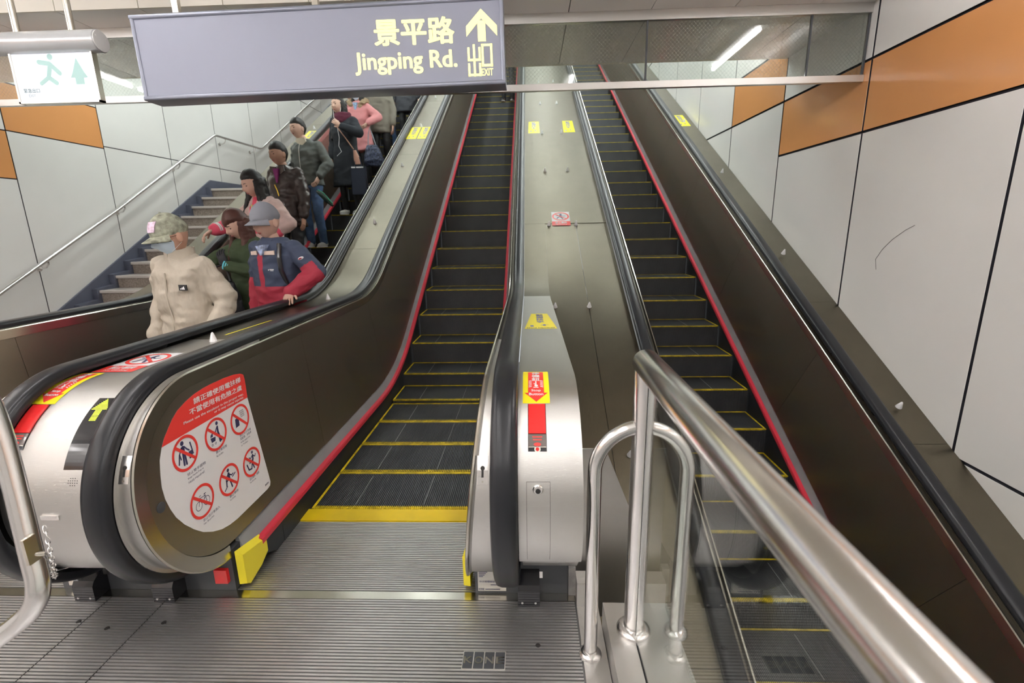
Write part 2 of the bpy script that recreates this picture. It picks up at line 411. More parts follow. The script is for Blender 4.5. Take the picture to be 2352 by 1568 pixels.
q = G(); q.prism(sk, WL + 0.02, WL + 0.045, mp=lambda a, b, c: (c, a, b)); q.build('stringer', M['stringer'], st)
q = G()          # saw-toothed skirting up against the step ends
poly = [(4.5, 0.0), (4.55, 0.05)]
for n in range(1, 15):
    y = 4.70 + 0.28 * (n - 1); z = 0.157 * n
    poly += [(y - 0.04, z - 0.157 + 0.05), (y - 0.04, z + 0.02)]
poly += [(9.95, 2.25), (9.95, 1.9), (8.5, 1.9), (4.9, 0.0)]
q.prism(poly, WL + 0.045, XS0 + 0.055, mp=lambda a, b, c: (c, a, b)); q.build('stringer', M['stringer'], st)
# wall handrail beside the stairs
hr = wempty('wall_handrail', (WL + 0.1, 4.0, 0.5), 'stainless steel tube handrail running up the left white wall', 'handrail')
xr = WL + 0.14
rail_pts = [(xr, 3.2, 0.07), (xr, 4.7, 0.93), (xr, 6.3, 1.78), (xr, 8.55, 3.06), (xr, 8.6, 3.085), (xr, 8.66, 3.095), (xr, 10.0, 3.095), (xr, 10.06, 3.10), (xr, 10.14, 3.13), (xr, 11.5, 3.9), (xr, 14.5, 5.55)]
q = G(); q.tube(rail_pts, 0.021, 12); q.build('rail', M['chrome'], hr, smooth=True)
def zr(y):
    for a, b in zip(rail_pts[:-1], rail_pts[1:]):
        if a[1] <= y <= b[1]: return a[2] + (b[2] - a[2]) * (y - a[1]) / (b[1] - a[1])
for y in (3.97, 5.22, 6.42, 7.62, 8.9, 9.85, 11.3, 12.8):
    z = zr(y); q = G()
    q.tube([(xr, y, z - 0.015), (xr, y, z - 0.05), (xr - 0.03, y, z - 0.085), (xr - 0.07, y, z - 0.095), (WL + 0.03, y, z - 0.095)], 0.010, 8)
    q.lathe([(0.034, 0), (0.034, 0.008), (0.026, 0.014), (0.01, 0.016)], (WL + 0.021, y, z - 0.095), 'x', 16)
    q.build('bracket', M['chrome'], hr, smooth=True)
# ================================================================ escalators
def step_mesh(w):
    g = G(); D = 0.40; Hh = 0.225; n = 84; p = (w - 0.02) / n
    # solid body just below the cleats
    g.box(-w / 2, w / 2, 0.006, D, -0.012, -0.006, 0)
    g.box(-w / 2, w / 2, 0.008, 0.014, -Hh, -0.006, 0)
    for i in range(n):
        a = -w / 2 + 0.01 + i * p + p * 0.22; b = a + p * 0.56
        zf = [(a, 0.0), (b, 0.0)]
        g.add([(a, 0, 0), (b, 0, 0), (b, D - 0.002, 0), (a, D - 0.002, 0), (a, 0, -0.006), (b, 0, -0.006), (b, D - 0.002, -0.006), (a, D - 0.002, -0.006),
               (a, 0.004, -Hh), (b, 0.004, -Hh), (a, 0.009, -Hh), (b, 0.009, -Hh), (a, 0.009, -0.006), (b, 0.009, -0.006)],
              [(0, 1, 2, 3), (0, 3, 7, 4), (1, 5, 6, 2), (0, 8, 9, 1), (0, 10, 8), (1, 9, 11), (2, 6, 7, 3), (0, 12, 10), (1, 11, 13)], 0)
    for x in (-w * 0.25 + 0.002, w * 0.165):
        g.box(x - 0.0012, x + 0.0012, 0.04, D - 0.05, -0.006, 0.0006, 1)
    return g.mesh('step', [M['step'], M['stepline']])
def yel_mesh(w):
    g = G(); n = 84; p = (w - 0.02) / n; D = 0.40
    for i in range(n):
        a = -w / 2 + 0.01 + i * p + p * 0.16; b = a + p * 0.68
        g.add([(a, 0.024, 0.0012), (b, 0.024, 0.0012), (b, -0.0012, 0.0012), (a, -0.0012, 0.0012), (a, -0.0008, -0.008), (b, -0.0008, -0.008)],
              [(0, 1, 2, 3), (3, 2, 5, 4)])
    for s_ in (-1, 1):
        x = s_ * (w / 2 - 0.010)
        g.box(x - 0.007, x + 0.007, 0.0, D - 0.012, -0.004, 0.002)
    g.box(-w / 2 + 0.01, w / 2 - 0.01, D - 0.024, D - 0.006, -0.005, 0.0015)
    return g.mesh('yellow_edge', [M['yellow']])
STEP = step_mesh(0.91); YEL = yel_mesh(0.91)
def escalator(c, path, ys, label, s_lo, name='escalator', pivot=4.05):
    e = wempty(name, (c, 2.2 if path is LP else -1.0, 0 if path is LP else -2.8), label, 'escalator')
    for i, y in enumerate(ys):
        z = nose(y, pivot) if path is LP else SL * (y - pivot)
        s_ = link('step', STEP, e); s_.location = (c, y, z)
        k = link('yellow_edge', YEL, s_)
    for sg in (-1, 1):
        X = lambda o: c + sg * o
        hr = G(); sec = [(X(0.65 - 0.041), -0.036), (X(0.65 - 0.043), -0.018), (X(0.65 - 0.036), -0.005), (X(0.65 - 0.02), 0.0), (X(0.65 + 0.02), 0.0), (X(0.65 + 0.036), -0.005), (X(0.65 + 0.043), -0.018), (X(0.65 + 0.041), -0.036)]
        sweep(hr, path, sec, 0.0); hr.build('handrail', M['rubber'], e, smooth=True, ang=50)
        q = G(); s_t = s_lo if path is BP else S0 - RR * math.radians(172)
        # section points carry how far (k) they stand from the leaning inner sheet; 9 marks points fixed to the handrail
        XF = lambda code, rel: X(code) if code > 0.5 else X(lean(rel) + code)
        sec = [(0.606, -0.037), (0.606, -0.050), (0.012, -0.050), (0.004, -0.044), (0.004, -0.090), (0.60, -0.09), (0.62, -0.06)]
        if path is LP:       # the newel piece is plain steel, the run past its joint darker, dim grazing reflection in its colour
            sweep(q, path, sec, s_t, S0 + 0.55, xf=XF); gd = q.build('handrail_guide', M['steel'], e, smooth=True, ang=25)
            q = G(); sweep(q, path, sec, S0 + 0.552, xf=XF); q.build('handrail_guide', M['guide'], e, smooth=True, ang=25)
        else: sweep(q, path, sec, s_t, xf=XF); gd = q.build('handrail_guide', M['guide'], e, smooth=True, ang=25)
        q = G(); sec = [(0.0055, -0.044), (0.001, -0.037), (-0.005, -0.035), (-0.008, -0.041), (-0.008, -0.0905), (0.0035, -0.0905)]
        sweep(q, path, sec, s_t, xf=XF); q.build('edge_trim', M['trim'], gd, smooth=True, ang=25)
        # inner panels, split at their seams
        cuts = [S0, s_of_y(LP, 2.62), s_of_y(LP, 3.78)] if path is LP else [s_of_y(BP, -0.9), s_of_y(BP, 0.6)]
        while cuts[-1] < path.L - 0.3: cuts.append(min(path.L, cuts[-1] + (1.55 if path is BP else 1.25)))
        for a, b in zip(cuts[:-1], cuts[1:]):
            q = G(); sec = [(-0.003, -0.093), (0.003, -0.093), (0.003, -0.775), (-0.003, -0.775)]
            a2 = a if a == S0 else a + 0.0015
            if a == S0:        # rounded end sheet plus the first straight one are a single sheet
                R_ = RR - 0.093
                arc = [(YR - R_ * math.sin(math.radians(d)), ZC + R_ * math.cos(math.radians(d))) for d in range(0, 181, 6)]
                yb = path.at(b - 0.0015, 0)[0]
                poly = arc + [(yb, ZC + R_ - (0.68)), (yb, ZC + R_)]
                q.prism(poly, -0.003, 0.003, mp=lambda u, v, w_: (X(lean(v - ZT) + w_), u, v))
            else: sweep(q, path, sec, a2, b - 0.0015, xf=XF)
            q.build('inner_panel', M['panel'], e)
        lo = S0 if path is LP else s_of_y(BP, -0.9)
        if path is LP: lo = s_of_y(LP, 1.74)
        q = G(); sweep(q, path, [(X(0.503), -0.778), (X(0.503), -0.785), (X(0.484), -0.835), (X(0.484), -0.90), (X(0.52), -0.90), (X(0.52), -0.778)], lo); q.build('skirt_cover', M['skirt'], e)
        q = G(); sweep(q, path, [(X(0.484), -0.838), (X(0.458), -0.838), (X(0.454), -0.846), (X(0.454), -0.866), (X(0.484), -0.87)], s_of_y(path, 1.82) if path is LP else lo); q.build('red_strip', M['red'], e)
        q = G(); sweep(q, path, [(X(0.483), -0.868), (X(0.463), -0.868), (X(0.461), -0.91), (X(0.461), -1.25), (X(0.483), -1.25)], s_of_y(path, 2.0) if path is LP else lo); q.build('skirt_panel', M['brush'], e)
    if path is LP:
        q = G()
        q.box(c - 0.5, c + 0.5, 2.16, 2.262, -0.01, 0.0045)
        n = 84; p = 0.89 / n
        for i in range(n):
            a = c - 0.445 + i * p + p * 0.80; b = a + p * 0.35
            q.add([(a, 2.262, 0.0045), (b, 2.262, 0.0045), (b, 2.30, -0.004), (a, 2.30, -0.004), (a, 2.262, -0.01), (b, 2.262, -0.01)], [(0, 1, 2, 3), (0, 3, 4), (1, 5, 2), (4, 3, 2, 5)])
        q.build('comb_plate', M['comb_yellow'], e)
        for sg in (-1, 1):
            q = G(); q.prism([(1.80, 0.105), (2.01, 0.112), (2.01, 0.001), (1.93, 0.001), (1.85, 0.045)], c + sg * 0.462, c + sg * 0.483, mp=lambda a, b, w_: (w_, a, b)); q.build('skirt_end', M['brush'], e)
        for sg in (-1, 1):      # yellow guards where the skirt starts
            q = G(); X = lambda o: c + sg * o
            poly = [(1.668, 0.03), (1.69, 0.012), (1.78, 0.03), (1.84, 0.060), (1.84, 0.145), (1.668, 0.185)]
            vs = [(X(0.484), y + .004, z) for y, z in poly] + [(X(0.455), y + 0.01, z if z < 0.1 else z - 0.02) for y, z in poly]
            n = 6; q.add(vs, [list(range(n)), list(range(n, 2 * n))] + [(i, (i + 1) % n, n + (i + 1) % n, n + i) for i in range(n)])
            q.build('skirt_guard', M['yellow_clean'], e)
    return e
ysA = [2.275 + 0.4 * i for i in range(39)]
ysB = [0.25 + 0.385 * i for i in range(46)]
escA = escalator(-0.735, LP, ysA, 'middle up escalator starting at the yellow comb, empty except for one rider at the top', 0)
escC = escalator(-2.43, LP, [2.35 + 0.4 * i for i in range(38)], 'left down escalator crowded with riders, next to the stairs', 0)
escB = escalator(1.48, BP, ysB, 'right escalator by the orange and white wall, without riders, passing below floor level', s_of_y(BP, -0.9))
# ================================================================ balustrade units between and beside the escalators
def deck_piece(o, x0, x1, path, a, b, mt, name='deck_plate', n0=-0.052, th=0.006, gap=0.001):
    q = G(); sweep(q, path, [(x0, n0), (x1, n0), (x1, n0 - th), (x0, n0 - th)], a + gap, b - gap); return q.build(name, mt, o, smooth=True, ang=20)
def stud(o, x, y, path):
    s_ = s_of_y(path, y); yy, zz = path.at(s_, -0.052); y2, z2 = path.at(s_, 0)
    up = Vector((0, y2 - yy, z2 - zz)).normalized(); q = G()
    q.lathe([(0.019, 0), (0.017, 0.006), (0.006, 0.042), (0.003, 0.046)], (0, 0, 0), 'z', 10)
    k = q.build('stud', M['stud'], o, smooth=True, ang=30)
    k.matrix_parent_inverse = Matrix.Translation(-o.location)
    k.matrix_basis = Matrix.Translation((x, yy, zz)) @ up.to_track_quat('Z', 'Y').to_matrix().to_4x4()
RC = RR - 0.052
def newel_wrap(phi, x, h=0.0):
    a = math.radians(phi); r = RC + h
    return (x, YR - r * math.sin(a), ZC + r * math.cos(a))
def base_box(o, x0, x1, y1=2.3, name='newel_base'):
    q = G(); q.box(x0, x1, 1.672, y1, 0.001, 0.185); q.build(name, M['dark'], o)
def block(o, xc):
    q = G(); w_ = 0.043
    poly = [(1.60, 0.002), (1.60, 0.07), (1.612, 0.088), (1.64, 0.105), (1.70, 0.125), (1.70, 0.002)]
    q.prism(poly, xc - w_, xc + w_, mp=lambda a, b, c: (c, a, b)); b = q.build('floor_block', M['black'], o, smooth=True, ang=20)
    k = G()
    for dx in (-0.026, 0.026): k.lathe([(0.0052, 0), (0.0045, -0.003)], (xc + dx, 1.60, 0.018), 'y', 12)
    k.box(xc + w_, xc + w_ + 0.013, 1.669, 1.672, 0.075, 0.105); k.build('screw', M['chrome'], b)
# --- left unit, between the down escalator and the middle one
uL = wempty('escalator_balustrade', (-1.6, 1.7, 0), 'wide steel balustrade with rounded end between the left and middle escalators, carrying the arrow display', 'balustrade')
xl0, xl1 = -1.785 + 0.044, -1.385 - 0.044
q = G(); sweep(q, LP, [(xl0, -0.052), (xl1, -0.052), (xl1, -0.058), (xl0, -0.058)], S0 - RR * math.radians(150), S0 + 0.62); q.build('newel_cladding', M['steel'], uL, smooth=True, ang=20)
cut = [S0 + 0.62, s_of_y(LP, 4.6)]
while cut[-1] < LP.L - 0.2: cut.append(min(LP.L, cut[-1] + 2.4))
for a, b in zip(cut[:-1], cut[1:]): deck_piece(uL, xl0, xl1, LP, a, b, M['steel_yz'])
arc = [(YR - (RC - .02) * math.sin(math.radians(d)), ZC + (RC - .02) * math.cos(math.radians(d))) for d in range(0, 181, 10)]
q = G(); q.prism(arc + [(2.3, 0.17), (2.3, 0.90)], xl0 + .01, xl1 - .01, mp=lambda a, b, c: (c, a, b)); q.build('newel_core', M['dark'], uL)
base_box(uL, -1.985, -1.237)
for xc in (-1.825, -1.493): block(uL, xc)
for y in (2.30, 3.72, 5.05, 6.36, 7.67, 9.0, 10.3): stud(uL, -1.595, y, LP)
q = G(); q.box(-1.309, -1.256, 1.655, 1.674, 0.045, 0.108); q.build('stop_light', M['gloss_red'], uL, label='small red lamp on the dark base')
q = G(); q.lathe([(0.016, 0), (0.016, -0.006), (0.01, -0.008)], (-1.283, 1.672, 0.155), 'y', 16); q.build('key_lock', M['chrome'], uL)
q = G(); q.box(-1.955, -1.87, 1.668, 1.674, 0.02, 0.115); q.build('rating_label', M['label'], uL)
# --- middle unit
uM = wempty('escalator_balustrade', (0.2, 1.7, 0), 'balustrade between the middle and right escalators with narrow rounded end and brown sloping deck', 'balustrade')
xm0 = -0.085 + 0.044; xm1 = 0.165; xb = 0.83 - 0.044
q = G(); sweep(q, LP, [(xm0, -0.052), (xm1, -0.052), (xm1, -0.058), (xm0, -0.058)], S0 - RR * math.radians(118), s_of_y(LP, 3.74)); q.build('newel_cladding', M['steel'], uM, smooth=True, ang=20)
sM = s_of_y(LP, 4.98); deck_piece(uM, xm0, xm1, LP, s_of_y(LP, 3.74), sM, M['steel_yz'])
q = G(); q.prism(arc + [(3.9, 0.0), (3.9, 0.90)], xm0 + .01, xm1 - .004, mp=lambda a, b, c: (c, a, b)); q.build('newel_core', M['steel'], uM)
sB = s_of_y(BP, 4.98)
for (a, b) in ((xm1 + 0.001, 0.475), (0.478, xb)): deck_piece(uM, a, b, BP, s_of_y(BP, 1.62), sB, M['steel_yz'], n0=-0.056)
deck_piece(uM, 0.51, xb, BP, s_of_y(BP, -0.6), s_of_y(BP, 1.62), M['steel_yz'], n0=-0.056)
cut = [sB]
while cut[-1] < BP.L - 0.2: cut.append(min(BP.L, cut[-1] + 2.7))
for a, b in zip(cut[:-1], cut[1:]): deck_piece(uM, xm0, xb, BP, a, b, M['steel_yz'])
q = G(); q.prism([(2.2, -0.2), (3.95, 0.86), (3.95, 0.2), (2.2, -0.9)], xm1 + .01, xb - 0.01, mp=lambda a, b, c: (c, a, b)); q.build('deck_core', M['dark'], uM)
base_box(uM, -0.232, 0.146)
q = G(); q.box(0.148, 0.176, 1.66, 1.69, 0.001, 0.13); q.build('cement_patch', mat('cement', (0.33, 0.32, 0.31), 0.8, var=0.2, vscale=30), uM)
block(uM, -0.012)
for y in (3.77, 4.95, 6.13, 7.3, 8.52, 9.7, 10.9):
    for x in (0.207, 0.478): stud(uM, x, y, BP)
stud(uM, 0.575, 2.54, BP)
q = G(); q.prism([(0.17, -0.15), (0.17, 0.620), (0.290, 0.620), (0.405, 0.33), (0.46, 0.10), (0.46, -0.15)], 1.715, 1.722, mp=lambda a, b, c: (a, c, b)); q.build('end_sheet', M['steel'], uM, label='pale brushed steel sheet closing the gap behind the railing post')
# --- right unit against the wall
uR = wempty('escalator_balustrade', (2.3, 0.0, -1.5), 'narrow steel balustrade deck between the right escalator and the white wall', 'balustrade')
ycuts = [-0.98, 0.22, 1.42, 2.62, 3.82, 5.03, 6.22, 8.62, 11.0, 13.4, 15.8, 18]
for a, b in zip(ycuts[:-1], ycuts[1:]): deck_piece(uR, 2.13 + 0.044, 2.428, BP, s_of_y(BP, a), s_of_y(BP, b), M['steel_yz'], n0=-0.075)
for y in (1.1, 2.85, 4.42, 6.0, 7.6, 9.2, 10.8): stud(uR, 2.285, y, BP)
# --- far left unit beside the stairs
uF = wempty('escalator_balustrade', (-3.2, 1.7, 0), 'steel balustrade between the stairs and the left escalator', 'balustrade')
xf0, xf1 = -3.37, -3.075 - 0.044
cut = [S0 - RR * math.radians(150), S0 + 0.6, s_of_y(LP, 3.6)]
while cut[-1] < LP.L - 0.2: cut.append(min(LP.L, cut[-1] + 2.4))
for a, b in zip(cut[:-1], cut[1:]): deck_piece(uF, xf0, xf1, LP, a, b, M['steel_yz'])
q = G(); sweep(q, LP, [(xf0, -0.06), (xf0 + 0.02, -0.06), (xf0 + 0.02, -0.9), (xf0, -0.9)], S0 + 0.4); q.build('side_sheet', M['steel_yz'], uF)
for y in (5.05, 6.4, 7.7, 9.0, 10.3): stud(uF, -3.24, y, LP)
base_box(uF, -3.4, -2.94)
# ================================================================ flat print: text and shapes laid on a surface
def text2d(body, bold=0.0):
    c = bpy.data.curves.new('t', 'FONT'); c.body = body; c.offset = bold; c.resolution_u = 3
    o = bpy.data.objects.new('t', c); COL.objects.link(o)
    dg = bpy.context.evaluated_depsgraph_get(); dg.update()
    me = bpy.data.meshes.new_from_object(o.evaluated_get(dg))
    vs = [(v.co.x, v.co.y) for v in me.vertices]; fs = [list(p.vertices) for p in me.polygons]
    bpy.data.objects.remove(o); bpy.data.curves.remove(c); bpy.data.meshes.remove(me)
    return vs, fs
class Flat:
    def __init__(s): s.v = []; s.f = []; s.lay = {}
    def poly(s, pts): o = len(s.v); s.v += list(pts); s.f.append(list(range(o, o + len(pts)))); return s
    def rect(s, x0, y0, x1, y1): return s.poly([(x0, y0), (x1, y0), (x1, y1), (x0, y1)])
    def bar(s, a, b, w):
        d = (b[0] - a[0], b[1] - a[1]); l = math.hypot(*d) or 1; n = (-d[1] / l * w / 2, d[0] / l * w / 2)
        return s.poly([(a[0] + n[0], a[1] + n[1]), (a[0] - n[0], a[1] - n[1]), (b[0] - n[0], b[1] - n[1]), (b[0] + n[0], b[1] + n[1])])
    def disc(s, c, r, n=20, ry=None): return s.poly([(c[0] + r * math.cos(2 * PI * i / n), c[1] + (ry or r) * math.sin(2 * PI * i / n)) for i in range(n)])
    def ring(s, c, r0, r1, n=32, a0=0, a1=2 * PI):
        for i in range(n):
            a, b = a0 + (a1 - a0) * i / n, a0 + (a1 - a0) * (i + 1) / n
            s.poly([(c[0] + r0 * math.cos(a), c[1] + r0 * math.sin(a)), (c[0] + r1 * math.cos(a), c[1] + r1 * math.sin(a)), (c[0] + r1 * math.cos(b), c[1] + r1 * math.sin(b)), (c[0] + r0 * math.cos(b), c[1] + r0 * math.sin(b))])
        return s
    def text(s, body, x0, y0, x1, y1, bold=0.0, rot=0.0):       # fitted to the box
        vs, fs = text2d(body); nv0 = len(vs)
        if bold:       # heavier strokes: the same glyphs printed again a little to each side
            v0, f0 = list(vs), list(fs)
            for (dx, dy) in ((-1, 0), (1, 0), (0, -.8), (0, .8), (-.7, -.6), (.7, .6), (.7, -.6), (-.7, .6)):
                o_ = len(vs); vs = vs + [(a + dx * bold, b + dy * bold) for a, b in v0]; fs = fs + [[i + o_ for i in q_] for q_ in f0]
        ax, bx = min(v[0] for v in vs), max(v[0] for v in vs); ay, by = min(v[1] for v in vs), max(v[1] for v in vs)
        o = len(s.v); ca, sa = math.cos(rot), math.sin(rot)
        for i in range(len(vs)): s.lay[o + i] = i // nv0
        for (x, y) in vs:
            u = (x - ax) / (bx - ax) * (x1 - x0); v = (y - ay) / max(1e-6, by - ay) * (y1 - y0)
            s.v.append((x0 + u * ca - v * sa, y0 + u * sa + v * ca))
        s.f += [[i + o for i in f] for f in fs]; return s
    def build(s, name, mt, mp, h, parent, cut=None, **k):
        bm = bmesh.new(); vv = [bm.verts.new((x, y, s.lay.get(i, 0) * 5e-5)) for i, (x, y) in enumerate(s.v)]
        for f in s.f:
            try: bm.faces.new([vv[i] for i in f])
            except Exception: pass
        if cut:
            ys = [v.co.y for v in bm.verts]; y = min(ys) + cut
            bmesh.ops.triangulate(bm, faces=[f for f in bm.faces if len(f.verts) > 4])
            while y < max(ys):
                bmesh.ops.bisect_plane(bm, geom=bm.verts[:] + bm.edges[:] + bm.faces[:], plane_co=(0, y, 0), plane_no=(0, 1, 0)); y += cut
        for v in bm.verts: v.co = mp(v.co.x, v.co.y, h + v.co.z)
        me = bpy.data.meshes.new(name); bm.to_mesh(me); bm.free(); me.materials.append(mt)
        return link(name, me, parent, **k)
def stroke(fl, pts, w):
    for i, (a, b) in enumerate(zip(pts[:-1], pts[1:])):
        o = len(fl.v); fl.bar(a, b, w)
        for j in range(o, len(fl.v)): fl.lay[j] = 2 + i % 3
    for i, p in enumerate(pts):
        o = len(fl.v); fl.disc(p, w / 2, 10)
        for j in range(o, len(fl.v)): fl.lay[j] = 5 + i % 3
    return fl
def front_map(yf): return lambda u, v, h: (u, yf - h, v)
# ================================================================ hanging station sign
YS = 2.88
sg = wempty('hanging_sign', (-1.15, YS + 0.07, 2.2), 'grey hanging sign reading Jingping Rd. with a yellow arrow and EXIT', 'sign')
sx0, sx1, sz0, sz1 = -2.165, -0.118, 2.205, 2.612
q = G(); q.box(sx0 + .012, sx1 - .012, YS + 0.004, YS + 0.136, sz0 + .012, sz1 - .012); q.build('face_panel', M['sign_grey'], sg)
q = G()
def rounded(cx, cy, w_, h_, r, n=4):
    o = []
    for (sx, sy, a0) in ((1, 1, 0), (-1, 1, 90), (-1, -1, 180), (1, -1, 270)):
        for i in range(n + 1):
            a = math.radians(a0 + 90 * i / n); o.append((cx + sx * (w_ / 2 - r) + r * math.cos(a), cy + sy * (h_ / 2 - r) + r * math.sin(a)))
    return o
for z in (sz0, sz1):
    q.prism(rounded(YS + 0.07, z, 0.15, 0.024, 0.009), sx0, sx1, mp=lambda a, b, c: (c, a, b))
for x in (sx0 + .011, sx1 - .011):
    q.prism(rounded(x, YS + 0.07, 0.022, 0.148, 0.009), sz0, sz1, mp=lambda a, b, c: (a, b, c))
q.build('frame', M['sign_frame'], sg, smooth=True, ang=35)
for x in (-1.935, -1.15, -0.3):
    q = G(); q.box(x - .016, x + .016, YS + 0.055, YS + 0.085, sz1 + .01, 3.318); q.build('hanger', M['trim'], sg)
mp = lambda u, v, h: (u, YS + 0.0035 - h, v - 0.034 - (u + 0.5) * 0.012)
f = Flat(); f.text('景平路', -0.825, 2.440, -0.385, 2.572, 0.028); f.text('Jingping Rd.', -0.945, 2.298, -0.378, 2.412, 0.022)
f.build('lettering', M['sign_glow'], mp, 0.001, sg, kind='stuff')
f = Flat(); ax = -0.238; f.rect(ax - .021, 2.445, ax + .021, 2.545)
f.poly([(ax, 2.613 - .012), (ax - .083, 2.520), (ax - .083, 2.470), (ax, 2.556)]); f.poly([(ax, 2.613 - .012), (ax, 2.556), (ax + .083, 2.470), (ax + .083, 2.520)])
f.build('arrow', M['sign_glow'], mp, 0.001, sg)
f = Flat(); w_ = 0.0115; xa, xm, xc_ = -0.314, -0.284, -0.254
f.bar((xm, 2.275), (xm, 2.432), w_)
f.bar((xa, 2.355), (xa, 2.418), w_); f.bar((xc_, 2.355), (xc_, 2.418), w_); f.bar((xa - w_ / 2, 2.356), (xc_ + w_ / 2, 2.356), w_)
f.bar((xa, 2.275), (xa, 2.340), w_); f.bar((xc_, 2.275), (xc_, 2.340), w_); f.bar((xa - w_ / 2, 2.282), (xc_ + w_ / 2, 2.282), w_)
for (a, b) in (((-0.238, 2.322), (-0.238, 2.432)), ((-0.190, 2.322), (-0.190, 2.432)), ((-0.243, 2.427), (-0.185, 2.427)), ((-0.243, 2.328), (-0.185, 2.328))): f.bar(a, b, w_)
f.text('EXIT', -0.247, 2.277, -0.184, 2.312, 0.01)
f.build('lettering', M['sign_glow'], mp, 0.001, sg)
sg.location.z += 0.018; sg.rotation_euler = (0, -0.0165, 0)
# ================================================================ emergency exit light on the left
YE = 2.88
ex = wempty('exit_light', (-2.72, YE + 0.05, 2.21), 'round-topped emergency exit light with washed-out white panel beside the big sign', 'light')
q = G(); q.lathe([(0.0, 0.0), (0.052, 0.0), (0.058, 0.004), (0.058, 0.85), (0.052, 0.856), (0.0, 0.856)], (-3.25, YE + 0.05, 2.52), 'x', 28); q.build('housing', M['exit_body'], ex, smooth=True, ang=40)
q = G(); q.lathe([(0.054, 0.0), (0.054, 0.003)], (-2.394, YE + 0.05, 2.52), 'x', 28)
for a in (0.5, 2.6, 4.7): q.lathe([(0.004, 0), (0.003, 0.003)], (-2.391, YE + 0.05 + 0.04 * math.cos(a), 2.52 + 0.04 * math.sin(a)), 'x', 8)
q.build('end_cap', M['housing'], ex, smooth=True, ang=40)
q = G(); q.box(-2.925, -2.458, YE + 0.038, YE + 0.062, 2.215, 2.475); q.build('light_panel', M['exit_face'], ex)
q = G()
for (a, b, c, d) in ((-2.935, -2.448, 2.205, 2.215), (-2.935, -2.925, 2.205, 2.47), (-2.458, -2.448, 2.205, 2.47)): q.box(a, b, YE + 0.032, YE + 0.068, c, d)
q.build('frame', M['trim'], ex)
for x in (-2.87, -2.55):
    q = G(); q.tube([(x, YE + .05, 2.57), (x, YE + .05, 3.318)], 0.017, 12); q.build('hanger', M['trim'], ex, smooth=True)
mp = front_map(YE + 0.0375)
f = Flat(); f.poly([(-2.60, 2.335), (-2.50, 2.335), (-2.515, 2.36), (-2.55, 2.435), (-2.585, 2.36)]); f.rect(-2.575, 2.30, -2.525, 2.335)
stroke(f, [(-2.77, 2.42), (-2.71, 2.41), (-2.66, 2.36)], 0.024); stroke(f, [(-2.71, 2.40), (-2.73, 2.34), (-2.69, 2.31)], 0.024); stroke(f, [(-2.73, 2.34), (-2.78, 2.31)], 0.02); f.disc((-2.70, 2.445), 0.016)
f.build('pictogram', M['pale_green'], mp, 0.0008, ex)
f = Flat(); f.text('緊急出口', -2.895, 2.262, -2.80, 2.285, 0.01); f.text('EXIT', -2.87, 2.240, -2.83, 2.254, 0.0); f.build('lettering', M['grey_print'], mp, 0.0008, ex)
# ================================================================ wired glass smoke barrier under the low ceiling
YB = 3.9
sb = wempty('smoke_barrier', (-1.5, YB, 2.44), 'wired glass smoke barrier with steel rails hanging across the whole width', 'barrier')
q = G(); q.box(WL + .022, 2.428, YB - 0.02, YB + 0.02, 2.443, 2.488); q.build('bottom_rail', M['steel'], sb)
q = G(); q.box(WL + .022, 2.428, YB - 0.022, YB + 0.022, 2.885, 2.949); q.build('top_rail', M['steel'], sb)
ms = [0.867 + 1.154 * k for k in range(-5, 2)]
for x in ms + [2.42]:
    q = G(); q.box(x - 0.006, x + 0.006, YB - 0.01, YB + 0.01, 2.488, 2.885); q.build('mullion', M['dark'], sb)
ed = [WL + .024] + ms + [2.42]
for a, b in zip(ed[:-1], ed[1:]):
    q = G(); q.box(a + .0065, b - .0065, YB - 0.003, YB + 0.003, 2.489, 2.884); pn = q.build('glass_pane', M['glass'], sb)
    q = G(); h = 0.395; k = -h; r = 0.00045
    while k < b - a:
        for sgn in (1, -1):
            xa, xb_ = (k, k + h) if sgn == 1 else (k + h, k)
            t0, t1 = 0.0, 1.0
            def clip(t0, t1, xa, xb_):
                for lim, s_ in ((0.008, 1), (b - a - 0.008, -1)):
                    fa, fb = (xa - lim) * s_, (xb_ - lim) * s_
                    if fa < 0 and fb < 0: return None
                    if fa < 0: t0 = max(t0, fa / (fa - fb))
                    if fb < 0: t1 = min(t1, fa / (fa - fb))
                return (t0, t1) if t1 > t0 + .01 else None
            c = clip(0, 1, xa, xb_)
            if c:
                p0 = (a + xa + (xb_ - xa) * c[0], 2.489 + h * c[0]); p1 = (a + xa + (xb_ - xa) * c[1], 2.489 + h * c[1])
                q.add([(p0[0] - r, YB, p0[1]), (p0[0] + r, YB, p0[1]), (p1[0] + r, YB, p1[1]), (p1[0] - r, YB, p1[1])], [(0, 1, 2, 3)])
        k += 0.0285
    q.build('wire_mesh', M['wire'], pn, kind='stuff')
